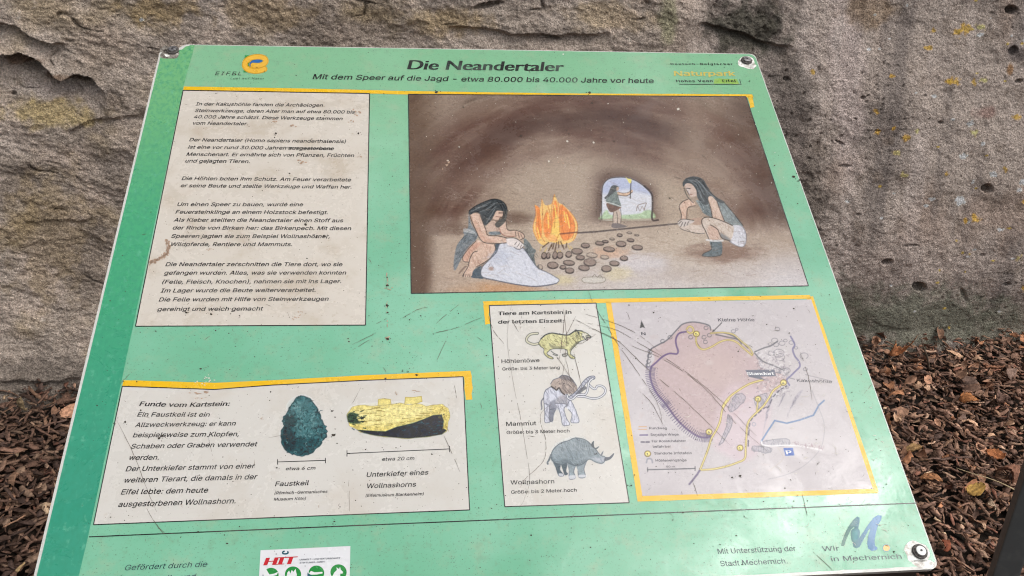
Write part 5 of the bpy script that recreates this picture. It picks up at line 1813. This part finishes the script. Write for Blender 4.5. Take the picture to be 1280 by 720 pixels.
for s_, x0, y0, x1, y1, c in (("Ein Faustkeil ist ein", 171.5, 520.8, 261.3, 521, 7.6), ("Allzweckwerkzeug: er kann", 168.8, 534, 293.8, 532, 7.8), ("beispielsweise zum Klopfen,", 166, 546.8, 298.3, 545.3, 8.0), ("Schaben oder Graben verwendet", 163.3, 561, 320.8, 558, 8.2),
                            ("werden.", 160.5, 575, 198.3, 574.8, 8.4), ("Der Unterkiefer stammt von einer", 157, 589.3, 317.5, 585.5, 8.6), ("weiteren Tierart, die damals in der", 154.3, 603.5, 320.5, 599, 8.8), ("Eifel lebte: dem heute", 151, 618.3, 259.3, 615.8, 9.0), ("ausgestorbenen Wollnashorn.", 147.5, 633.8, 294.3, 629.3, 9.2),
                            ("etwa 6 cm", 357, 588, 393.8, 587.1, 5.6), ("Faustkeil", 343.8, 608, 385.5, 606.5, 8.2), ("(Römisch-Germanisches", 343, 618.2, 409, 616.2, 5), ("Museum Köln)", 342.3, 626, 382, 624.9, 5),
                            ("etwa 20 cm", 477.5, 576.2, 517.5, 575, 6), ("Unterkiefer eines", 458, 596.4, 535, 593.3, 8.2), ("Wollnashorns", 457.8, 610.5, 519.5, 608.3, 8.2), ("(Eifelmuseum Blankenheim)", 457, 621.3, 529.3, 619.2, 5)):
    T('box2' if x0 < 340 and c > 7.5 else ('axe' if x0 < 430 else 'jaw'), s_, [(x0, y0), (x1, y1)], c, .010)
T('box3', "Tiere am Kartstein in", [(622.8, 394.1), (714.1, 392.3)], 6.0, .024, .1)
T('box3', "der letzten Eiszeit:", [(622.8, 404.7), (704.8, 403.1)], 6.0, .024, .1)
for s_, x0, y0, x1, y1, c in (("Höhlenlöwe", 627, 454.1, 674.4, 452.6, 6.5), ("Größe: bis 3 Meter lang", 628, 463.3, 699.7, 461.3, 5.3), ("Mammut", 632.8, 532.7, 670.3, 531.6, 7.2), ("Größe: bis 3 Meter hoch", 633.3, 542.8, 711.9, 540.5, 5.6), ("Wollnashorn", 638.2, 605.8, 692.8, 604.3, 7.5), ("Größe: bis 2 Meter hoch", 638.9, 617.4, 720.9, 614.6, 5.9)):
    T('lion' if y0 < 500 else ('mammoth' if y0 < 580 else 'rhino'), s_, [(x0, y0), (x1, y1)], c, .008, .05)
for s_, x0, y0, x1, y1, c in (("Kleine Höhle", 898, 402, 943.3, 401.7, 5.6), ("Kakushöhle", 996.4, 477.3, 1040, 479, 5.2), ("N", 802, 419.2, 807, 419.2, 5.2), ("Rundweg", 811.7, 536.7, 833.7, 536.7, 4.0), ("Sonstige Wege", 813.3, 544.8, 848.3, 544.5, 4), ("Für Rollstuhlfahrer", 815, 553.2, 857.5, 552.5, 4),
                            ("befahrbar", 816.2, 559.8, 838.7, 559.5, 4), ("Standorte Infotafeln", 818, 568.3, 864.7, 567.8, 4.2), ("Höhleneingänge", 819.7, 577.2, 858.3, 576.7, 4.2), ("50 m", 833, 584.6, 843.3, 584.3, 3.2),
                            ("5", 869.2, 419.4, 871.8, 419.4, 4), ("6", 884.9, 542, 887.6, 542, 4.2), ("1", 924, 562, 926, 562, 4.2), ("2", 946.2, 500.8, 948.9, 500.8, 4.2), ("4", 978, 480.4, 980.7, 480.4, 4.2), ("1", 808.6, 569.3, 810.6, 569.3, 4)):
    T('key' if x0 < 870 and y0 > 500 else ('map' if len(s_) > 1 else 'num'), s_, [(x0, y0), (x1, y1)], c, .012 if len(s_) > 1 else .02, 0)
T('mapwhite', "Standort", [(934, 469), (967.5, 468.8)], 5, .03, 0)
T('parking', "P", [(983.5, 568.2), (989.5, 568)], 7, .03, 0)
T('foot', "Gefördert durch die", [(155.5, 713.2), (258.2, 708.4)], 9.6, .0)
T('foot', "HIT Umwelt- und", [(151.5, 728.5), (243.5, 724)], 9.8, .0)
T('foot2', "Mit Unterstützung der", [(897.7, 692.5), (995.2, 688.7)], 9.2, .0, 0)
T('foot2', "Stadt Mechernich.", [(901, 707.7), (984.7, 704.3)], 9.2, .0, 0)
T('wir', "Wir", [(1028.3, 688.9), (1049.6, 688.2)], 8.4, .0, 0)
T('wir', "in Mechernich", [(1039.5, 701.8), (1127.5, 698.4)], 8.6, .0, 0)
T('hit', "HIT", [(330.5, 706.8), (367.5, 705.0)], 13, .045, .30, .95)
T('hitsmall', "UMWELT- UND NATURSCHUTZ", [(374.5, 700.7), (425, 698.6)], 2.6, .012, .15)
T('hitsmall', "STIFTUNGS-GMBH", [(374.5, 704.7), (405.3, 703.3)], 2.6, .012, .15)


def fill_outlines(co, ed):
    """letter outlines -> triangles, kept where the outline winds round them"""
    a, b = ed.min(1), ed.max(1)
    nxt = (b - a) == 1
    e0, e1 = np.where(nxt, a, b), np.where(nxt, b, a)
    vs, _, fc, _, _, _ = delaunay_2d_cdt([Vector((float(p[0]), float(p[1]))) for p in co], [(int(i), int(j)) for i, j in zip(e0, e1)], [], 0, 1e-6)
    vs = np.array([tuple(v) for v in vs])
    fc = np.array([f for f in fc if len(f) == 3])
    ctr = vs[fc].mean(1)
    x1, y1, x2, y2 = co[e0, 0], co[e0, 1], co[e1, 0], co[e1, 1]
    X, Y = ctr[:, 0][:, None], ctr[:, 1][:, None]
    side = (x2 - x1) * (Y - y1) - (X - x1) * (y2 - y1)
    wn = ((y1 <= Y) & (y2 > Y) & (side > 0)).sum(1) - ((y1 > Y) & (y2 <= Y) & (side < 0)).sum(1)
    return vs, [tuple(int(k) for k in f) for f in fc[wn != 0]]


def build_text():
    obs = []
    try:                                             # the sans serif that ships with Blender, else its built-in one
        sans = bpy.data.fonts.load(bpy.utils.system_resource('DATAFILES', path='fonts') + '/Inter.woff2')
    except Exception:
        sans = None
    for (bl, s_, pts, cap, bold, shear, sp) in TEXTS:
        c = bpy.data.curves.new('lettering', 'FONT')
        c.body = s_
        c.size = 1
        if sans and s_ != 'Die Neandertaler':
            c.font = sans
        c.space_character = sp
        c.resolution_u = 3 if cap < 6 else 4
        c.fill_mode = 'NONE'
        o = bpy.data.objects.new('lettering', c)
        S.collection.objects.link(o)
        obs.append(o)
    dg = bpy.context.evaluated_depsgraph_get()
    blocks = {}
    ref = None
    for o, (bl, s_, pts, cap, bold, shear, sp) in zip(obs, TEXTS):
        me = bpy.data.meshes.new_from_object(o.evaluated_get(dg))
        n = len(me.vertices)
        co = np.empty(n * 3, np.float32)
        me.vertices.foreach_get('co', co)
        co = co.reshape(-1, 3).astype(float)
        ed = np.empty(len(me.edges) * 2, np.int32)
        me.edges.foreach_get('vertices', ed)
        co, fs = fill_outlines(co, ed.reshape(-1, 2))
        x0, x1 = co[:, 0].min(), co[:, 0].max()
        CAP = .728
        Pb = np.array([B(*p) for p in pts])
        seg = np.concatenate([[0], np.cumsum(np.linalg.norm(np.diff(Pb, axis=0), axis=1))])
        mid = np.mean(np.array(pts), 0)
        hv = abs((B(mid[0], mid[1] - cap) - B(mid[0], mid[1]))[1])
        t = (co[:, 0] - x0) / (x1 - x0) * seg[-1]
        bx = np.interp(t, seg, Pb[:, 0])
        by = np.interp(t, seg, Pb[:, 1])
        hgt = co[:, 1] / CAP * hv
        tt = unit(Pb[-1] - Pb[0])
        nx, ny = -tt[1], tt[0]
        uu = bx + nx * hgt + tt[0] * shear * hgt
        vv = by + ny * hgt + tt[1] * shear * hgt
        V_, F_ = blocks.setdefault(bl if bl not in ('num', 'map', 'eifel', 'park', 'hitsmall') else (bl, s_, pts[0]), ([], []))
        hx = seg[-1] / (x1 - x0) / (hv / CAP)         # how much wider than drawn the letters stand
        # heavier weights: the letter printed again a hair to each side
        em = hv / CAP
        k_ = 1.1 if cap < 9.5 and bold < .02 else (.5 if bold < .03 else 0)
        sh = [(0, 0)] if bold <= 0 else [(-bold, 0), (bold, 0), (0, bold * k_), (0, -bold * k_)]
        for j, (dx, dy) in enumerate(sh):
            i = len(V_)
            V_ += [(a + dx * em * hx, b + dy * em, j * .000012) for a, b in zip(uu, vv)]
            F_ += [tuple(k + i for k in f) for f in fs]
        bpy.data.meshes.remove(me)
    for o in obs:
        c = o.data
        bpy.data.objects.remove(o)
        bpy.data.curves.remove(c)
    red = print_mat('red_ink', (196, 36, 62), .3, .05, 0)
    pale = print_mat('white_ink', (232, 232, 234), .3, .05, 0)
    mapink = print_mat('grey_map_ink', (84, 82, 90), .32, .1, 0)
    yel = print_mat('faded_yellow_ink', (206, 188, 100), .32, .9, .2, (.28, .46, .28))
    mats = {'box1': (M_INK, PB1), 'title': (M_GREEN_INK, None), 'eifel': (M_GREEN_INK, None), 'park': (M_GREEN_INK, None), 'naturpark': (yel, None), 'box2': (M_INK, PB2), 'box3': (M_INK, PB3),
            'axe': (M_INK, PB2), 'jaw': (M_INK, PB2), 'lion': (M_INK, PB3), 'mammoth': (M_INK, PB3), 'rhino': (M_INK, PB3), 'key': (mapink, PMAP), 'num': (mapink, PMAP), 'parking': (pale, PMAP), 'foot2': (M_BLUE_INK, None), 'map': (mapink, PMAP), 'mapwhite': (pale, PMAP), 'foot': (M_BLUE_INK, None), 'wir': (M_BLUE_INK, None), 'hit': (red, 'st'), 'hitsmall': (M_BLUE_INK, 'st')}
    lab = {'title': 'bold heading and subtitle in dark green letters', 'eifel': 'small bold word mark beside the letter e emblem', 'foot': 'dark teal sponsor lines at the foot of the board', 'naturpark': 'faded yellow brush word'}
    names = {'title': 'heading', 'eifel': 'word_mark', 'park': 'word_mark', 'naturpark': 'word_mark', 'foot': 'sponsor_text', 'foot2': 'sponsor_text', 'axe': 'caption', 'jaw': 'caption', 'lion': 'caption', 'mammoth': 'caption', 'rhino': 'caption', 'num': 'stop_number', 'key': 'map_key', 'wir': 'word_mark'}
    for bl, (V_, F_) in blocks.items():
        bl = bl if isinstance(bl, str) else bl[0]
        mt, par = mats[bl]
        if par == 'st':
            par = STICK
        zz = .0020 if bl not in ('hit', 'hitsmall') else .0022
        part(names.get(bl, 'lettering'), [(x, y, zz * ZS + q) for x, y, q in V_], F_, mt, par, lab.get(bl))


# ------------------------------------------------------------------ sticker, emblems
zs = Z(310, 675, 9.14)
ST = [(325.8, 687.9), (438, 682.6), (436.6, 748), (322, 752)]
M_STICK = print_mat('white_sticker', (226, 226, 228), .25, .06, .1)
STICK = part('sponsor_sticker', *flat([ST], .0010), M_STICK, label='white sponsor sticker with a red word mark and green discs')


def circ(x, y, r, n=28, k=.96):
    return [(x + r * math.cos(2 * math.pi * i / n), y + r * k * math.sin(2 * math.pi * i / n)) for i in range(n)]


def build_emblems():
    grn = print_mat('leaf_green_ink', (52, 142, 72), .3, .06, .1)
    teal = print_mat('teal_ink', (40, 96, 110), .3, .06, .1)
    wht = print_mat('disc_white_ink', (226, 228, 228), .3, .05, 0)
    for q, r_ in (((265, 400), 9.4), ((515, 392), 10.2), ((782, 378), 9.8), ((1035, 368), 10.2)):
        part('disc_emblem', *flat([circ(*zs([q])[0], r_)], .0013), grn, STICK)
    blk = [zs([(165, 420), (178, 355), (190, 420), (188, 470), (170, 470)]), zs([(680, 370), (700, 395), (760, 420), (700, 425), (678, 410)])]
    for q in blk:
        part('disc_teal_shape', *flat([q], .0016), teal, STICK)  # teal shapes printed on two of the discs
    w = [zs([(160, 330), (205, 330), (245, 395), (300, 385), (345, 365), (330, 400), (250, 425), (180, 420)]),                               # bird / plant
         zs([(440, 425), (450, 375), (470, 350), (485, 385), (500, 345), (520, 365), (545, 330), (552, 375), (560, 400), (540, 440), (480, 445)]),   # leaf
         zs([(695, 385), (720, 355), (760, 370), (850, 365), (852, 382), (790, 395), (720, 398)]),                                          # fish
         zs([(960, 425), (985, 375), (1015, 345), (1012, 312), (1030, 328), (1042, 330), (1052, 308), (1060, 340), (1085, 365), (1080, 385), (1055, 385), (1050, 440), (960, 440)])]   # squirrel
    for q in w:
        part('disc_motif', *flat([q], .0017), wht, STICK)
    hook = cat(zs([(452, 130), (458, 150), (430, 160), (400, 155), (400, 138), (420, 128)]), False, 4)
    part('hook_emblem', *flat(line_quads(hook, 1.9), .0021), teal, STICK)
    # letter e emblem
    z = Z(260, 60, 14.22)
    sq = print_mat('emblem_green_ink', (48, 146, 84), .3, .1, .1)
    o = part('letter_emblem', *flat([z([(655, 130), (1040, 135), (1010, 440), (630, 435)])], .0009), sq, label='green square emblem with a yellow letter e')
    r = Raster(z([(600, 90), (1100, 90), (1100, 480), (600, 480)]), .0004, (230, 176, 66))
    r.poly(z([(735, 300), (760, 240), (830, 200), (930, 205), (985, 240), (960, 280), (860, 300), (800, 330), (750, 330)]), (44, 110, 178), 1, 0)
    e = z([(800, 308), (900, 312), (985, 285), (1025, 240), (1005, 190), (930, 163), (830, 165), (730, 195), (665, 255), (660, 330), (720, 385), (820, 408), (920, 402), (1005, 375)])
    r.stroke(e, 5.0, (198, 150, 50), 1)
    r.stroke(e, 4.0, (234, 184, 76), 1)
    r.build('letter_e', M_PIC, .0011, o, trim=True)
    # brushed letter M and dot
    z = Z(1010, 635, 7.53)
    M_ = [(315, 355), (330, 300), (355, 235), (390, 170), (430, 115), (465, 85), (482, 95), (480, 130), (462, 230), (455, 300), (480, 295), (520, 235), (570, 160), (620, 95), (655, 72), (690, 75), (685, 105), (655, 160), (635, 230), (622, 300), (625, 355), (650, 378), (640, 395), (600, 400), (570, 380), (560, 340), (570, 270), (590, 200), (600, 160), (560, 215), (510, 310), (480, 365), (450, 375), (428, 360), (422, 310), (430, 230), (445, 160), (400, 200), (360, 280), (338, 350)]
    r = Raster(z([(300, 60), (790, 60), (790, 420), (300, 420)]), .0005, (70, 160, 160))
    r.poly(z(M_), (60, 150, 150), 1, 0, False)
    k = sm(310, 640, (r.X - 1010) * 7.53)[..., None]
    r.c[:] = np.array((40, 112, 98)) * (1 - k) + np.array((6, 122, 172)) * k
    r.poly(z([(420, 220), (470, 215), (460, 300), (425, 300)]), (60, 160, 160), .5, 4)
    r.poly([(p[0], p[1]) for p in circ(*z([(738, 376)])[0], 4.2)], (244, 186, 92), 1, 0)
    r.build('brushed_letter_emblem', M_PIC, .0009, trim=True, label='brushed blue-green letter M with an orange dot')
    # yellow-green highlighter strip and thin rule under the park name
    hi = print_mat('faded_highlighter', (150, 190, 96), .32, .3, .2)
    part('highlight_strip', *flat([wav([(893, 98.6), (921, 98.8), (924, 104.8), (892, 104.6)], .3, 3, 5)], .0008), hi)
    part('ruled_line', *flat(line_quads([(849, 105.4), (926.5, 105.6)], .8) + line_quads([(924.5, 99.5), (926.3, 105.6)], .8), .0016), M_GREEN_INK)
    part('ruled_line', *flat(line_quads([(347, 577.6), (407, 575.6)], .9) + line_quads([(347, 574.5), (347, 581)], .9) + line_quads([(407, 572.5), (407, 579)], .9) + line_quads([(433.8, 567), (562, 561.3)], .9) + line_quads([(433.8, 563), (433.8, 571)], .9) + line_quads([(562, 557.5), (562, 565.5)], .9), .0020), M_INK, PB2)


build_emblems()
build_text()


# ------------------------------------------------------------------ scratches, stains, droppings, grit, painted glare
def build_wear():
    g = np.random.default_rng(21)
    scr = NM('scratch', .7, .3)
    scr.base(scr.mix(scr.noise(200, 3), (.05, .038, .03), (.17, .13, .10)))
    L = []
    lines = [  # long scratches over the animals and the map
        [(640, 378), (634, 420), (640, 470), (650, 520), (657, 560), (662, 600), (655, 625), (648, 636)],
        [(690, 505), (677, 516), (676, 530), (682, 550), (681, 572), (672, 585), (657, 598), (650, 610)],
        [(735, 362), (742, 380), (760, 410), (772, 430), (800, 470), (822, 505), (828, 532)],
        [(720, 400), (770, 425), (830, 450), (880, 485), (920, 530), (962, 566)],
        [(722, 402), (768, 412), (800, 430), (850, 460), (900, 500), (945, 545)],
        [(704, 386), (708, 420), (706, 450), (703, 470)], [(707, 388), (702, 430), (699, 450)], [(720, 395), (710, 415), (704, 430)],
        [(705, 440), (712, 470), (718, 490)], [(695, 445), (700, 452), (718, 480), (722, 490)], [(717, 440), (724, 470), (728, 490)],
        [(715, 422), (725, 430), (745, 418)], [(732, 393), (770, 405), (800, 420), (822, 438)], [(735, 410), (770, 425), (808, 460), (860, 505), (912, 556)],
        [(800, 490), (815, 505), (828, 530)], [(1003, 619), (1009, 645)], [(602, 397), (570, 410), (545, 416), (540, 418)], [(560, 420), (545, 453)], [(440, 431), (465, 419), (470, 416)], [(440, 438), (462, 425)],
        [(146, 525), (168, 570), (185, 615), (196, 640)], [(330, 548), (360, 543)], [(260, 545), (266, 570)], [(183, 635), (195, 655), (208, 668)], [(192, 650), (200, 662), (212, 674)], [(150, 480), (165, 465)],
        [(318, 575), (318, 585)], [(436, 600), (437, 640)], [(451, 485), (443, 500), (440, 505)], [(555, 545), (575, 590)], [(568, 482), (571, 498)], [(1016, 690), (1040, 712)], [(865, 600), (872, 620)],
        [(1090, 480), (1080, 492)], [(1133, 505), (1136, 512)], [(545, 405), (556, 395), (575, 380)], [(500, 400), (520, 388), (535, 384)], [(470, 405), (490, 395)],
        [(610, 395), (618, 415), (630, 430)], [(1000, 440), (1010, 470), (1015, 500)], [(640, 400), (648, 415)], [(652, 395), (650, 412)]]
    faint = {0, 8, 9, 21, 22, 26, 27, 28}
    for k, p in enumerate(lines):
        P = cat(p, False, 9) if len(p) > 2 else cat(p, False, 8)
        P = [q + g.normal(0, .16, 2) for q in P]
        n = len(P)
        w_ = [(.46 if k in faint else .68) * g.uniform(.5, 1.05) * (.4 + .6 * math.sin(math.pi * (i + .5) / n)) for i in range(n)]
        Q = line_quads(P, w_)
        gap = fbm(np.arange(len(Q)) * .45 + k * 7.3, np.full(len(Q), k * 3.1), 3, 77)
        L += [q for q, o_ in zip(Q, gap) if o_ > -.26]
    # little scuffs all over
    for _ in range(120):
        x, y = g.uniform(150, 1130), g.uniform(85, 700)
        u, v = B(x, y)
        if not (.02 < u < .98 and -BH + .02 < v < -.02):
            continue
        a = g.choice([.3, 1.0, 2.2]) + g.normal(0, .3)
        l = min(9, g.gamma(2, 2.4))
        L += line_quads([(x, y), (x + l * math.cos(a) * .5 + g.normal(0, .5), y + l * math.sin(a) * .5), (x + l * math.cos(a), y + l * math.sin(a))], [.2, g.uniform(.3, .7), .2])
    part('scratches', *flat(L, .0026), scr.m, kind='stuff')
    # dark grit, lichen specks and dribbles
    d = NM('dark_grit', .9, .2)
    d.base(d.mix(d.noise(500, 2), (.018, .016, .014), (.075, .06, .045)))
    polys = []
    for _ in range(2700):
        x, y = g.uniform(100, 1160), g.uniform(58, 715)
        u, v = B(x, y)
        if not (.004 < u < .996 and -BH + .004 < v < -.004):
            continue
        r_ = min(1.3, .26 + g.exponential(.17)) * (.8 + .3 * (y > 360))
        polys.append(blobpoly(x, y, r_ * g.uniform(.7, 1.3), r_ * .75, 7, .3, int(g.integers(1e6))))
    for x, y, r_ in ((484, 357, 2.2), (484, 347, 1.2), (484.6, 424, 2.4), (270, 117, 1.0), (345, 167, 1.8), (448, 167, 1.8), (363, 195, .9), (362, 217, 1.4), (382, 281, 2.3), (396, 297, 1.6), (405, 295, 1.8), (264, 393, 2.0), (233, 391, 2), (156.5, 527.5, 1.8), (199, 548, 2.4), (203, 545, 2), (545.5, 115.5, 2.5), (579, 134, 1.2), (574, 184, 1.6), (651, 170, 1.6), (711, 167, 1.1), (737, 116, 2.2), (740, 129, 1.6), (708, 163, 1.2), (837, 248, 1.5),
                     (484, 382, 2.4), (484.5, 391, 1.6), (520.7, 469, 2.0), (510, 465, 1.2), (503, 464, 1.2), (415, 514, 1.8), (526, 395, 1.2), (512, 400, 1.2), (417, 544, 3.0), (346, 585, 1.4), (457, 562, 1.1), (495, 560, 1.1), (988, 600, 1.2), (1022, 580, 1.3), (992, 386, 1.5), (941, 395, 1.0), (817, 391, 1.4), (915, 597, 1.6), (925, 595, 2.2), (1141, 486, 1.6), (1138, 470, 1.3), (789, 607, 1.6), (793, 594, 1.2), (418, 652, 1.5), (1000, 225, 2.0), (1117, 690, 1.6), (968, 207, 1.2), (992, 221, 2.4)):
        r_ *= .78
        polys.append(blobpoly(x, y, r_, r_ * .8, 9, .35, int(x * 7 + y)))
        for _ in range(3):
            polys.append(blobpoly(x + g.normal(0, r_ * 2), y + g.normal(0, r_ * 1.6), r_ * .35, r_ * .3, 6, .3, int(g.integers(1e6))))
    part('grit', *flat(polys, .0024), d.m, kind='stuff')
    br = NM('brown_stain', .8, .25)
    br.base(br.mix(br.noise(220, 4), lin4((184, 160, 140)), lin4((146, 118, 98))))
    st = []
    for x, y, rx, ry in ((343, 152, 4.5, 3), (364, 158, 4, 2.4), (445, 140, 5, 3.4), (378, 204, 5, 3.4), (450, 196, 3, 2), (486, 361, 4, 1.6), (485, 423, 3.2, 3.2), (263, 312, 3, 2), (440, 152, 3, 2), (700, 203, 3.4, 2.4), (558, 205, 4, 4), (520, 490, 5, 1.6), (495, 492, 3, 2), (327, 523, 2, 1.4), (245, 492, 8, 2.2), (258, 490, 5, 1.8), (702, 430, 4, 2), (371, 398, 4, 1.6), (375, 394, 2, 1.2), (227, 632, 2, 1.2), (398, 633, 2, 1), (252, 498, 5, 1.2), (374, 390, 3, 1)):
        for _ in range(7):
            st.append(blobpoly(x + g.normal(0, rx * .6), y + g.normal(0, ry * .6), rx * g.uniform(.12, .34), ry * g.uniform(.15, .4), 9, .4, int(g.integers(1e6))))
    ring = cat([(208, 301), (211, 308), (208, 317), (202, 322), (194, 326), (188, 329)], False, 8)
    for q in ring:
        for _ in range(3):
            st.append(blobpoly(q[0] + g.normal(0, 1.2), q[1] + g.normal(0, 1.0), g.uniform(.6, 1.6), g.uniform(.5, 1.3), 8, .4, int(g.integers(1e6))))
    drip = [(484, 340, 411)]
    for x, y0, y1 in drip:
        for y in np.arange(y0, y1, 2.2):
            if g.random() < .6:
                st.append(blobpoly(x + g.normal(0, .5), y, g.uniform(.4, .9), g.uniform(.6, 1.5), 7, .4, int(g.integers(1e6))))
    part('brown_stain', *flat(st, .0022), br.m, kind='stuff')
    wt = NM('bird_lime_and_glare', .7, .3)
    wt.base(wt.mix(wt.noise(220, 4), lin4((214, 210, 200)), lin4((180, 172, 160))))
    st = []
    for x, y, r_ in ((709, 177, 2.2), (742, 178.5, 2.2), (574, 184, 1.4), (686, 202, 2.0), (697, 197, .9), (847, 137, 2), (560, 201, 1.5), (813, 230.5, 1.1), (533, 171, .9), (739, 163, .8), (690, 163, .8), (913, 184, 1.0), (897, 182, .8), (848, 136.5, 2.4), (760, 130, 1.2), (610, 219, .8), (964, 229, .9), (704, 68, 1.5), (258, 472, 6), (262, 476, 5), (252, 478, 4)):
        m_ = 1 if r_ < 3 else 6
        for _ in range(m_):
            st.append(blobpoly(x + (g.normal(0, 4) if m_ > 1 else 0), y + (g.normal(0, 2.2) if m_ > 1 else 0), r_ * .62 if m_ == 1 else g.uniform(.4, 1.2), (r_ * .62 if m_ == 1 else g.uniform(.4, 1.0)) * .9, 10, .3, int(g.integers(1e6))))
    for _ in range(150):
        x, y = g.uniform(516, 990), g.uniform(122, 355)
        st.append(blobpoly(x, y, g.uniform(.2, .7), g.uniform(.2, .5), 6, .3, int(g.integers(1e6))))
    # abrasions showing white backing and painted gloss glare, mostly low on the right
    for _ in range(130):
        x, y = g.normal(1040, 75), g.normal(560, 90)
        u, v = B(x, y)
        if not (.03 < u < .985 and -BH + .01 < v < -.1):
            continue
        a = g.uniform(0, 3.14)
        l = g.gamma(2, 2.2)
        st += line_quads([(x, y), (x + l * .5 * math.cos(a), y + l * .4 * math.sin(a)), (x + l * math.cos(a + .4), y + l * math.sin(a + .4) * .7)], [.15, g.uniform(.3, .9), .15])
    part('bird_lime_and_glare', *flat(st, .0028), wt.m, kind='stuff')
    # the word someone struck through
    ink = []
    for k in range(3):
        y = 184.4 + k * .9
        ink += line_quads([(358.5 + g.uniform(-1, 2), y + g.normal(0, .3)), (385, y + .4 + g.normal(0, .4)), (415.5 + g.uniform(-2, 2), y + .9)], .26)
    part('pen_scribble', *flat(ink, .0030), M_INK)


build_wear()
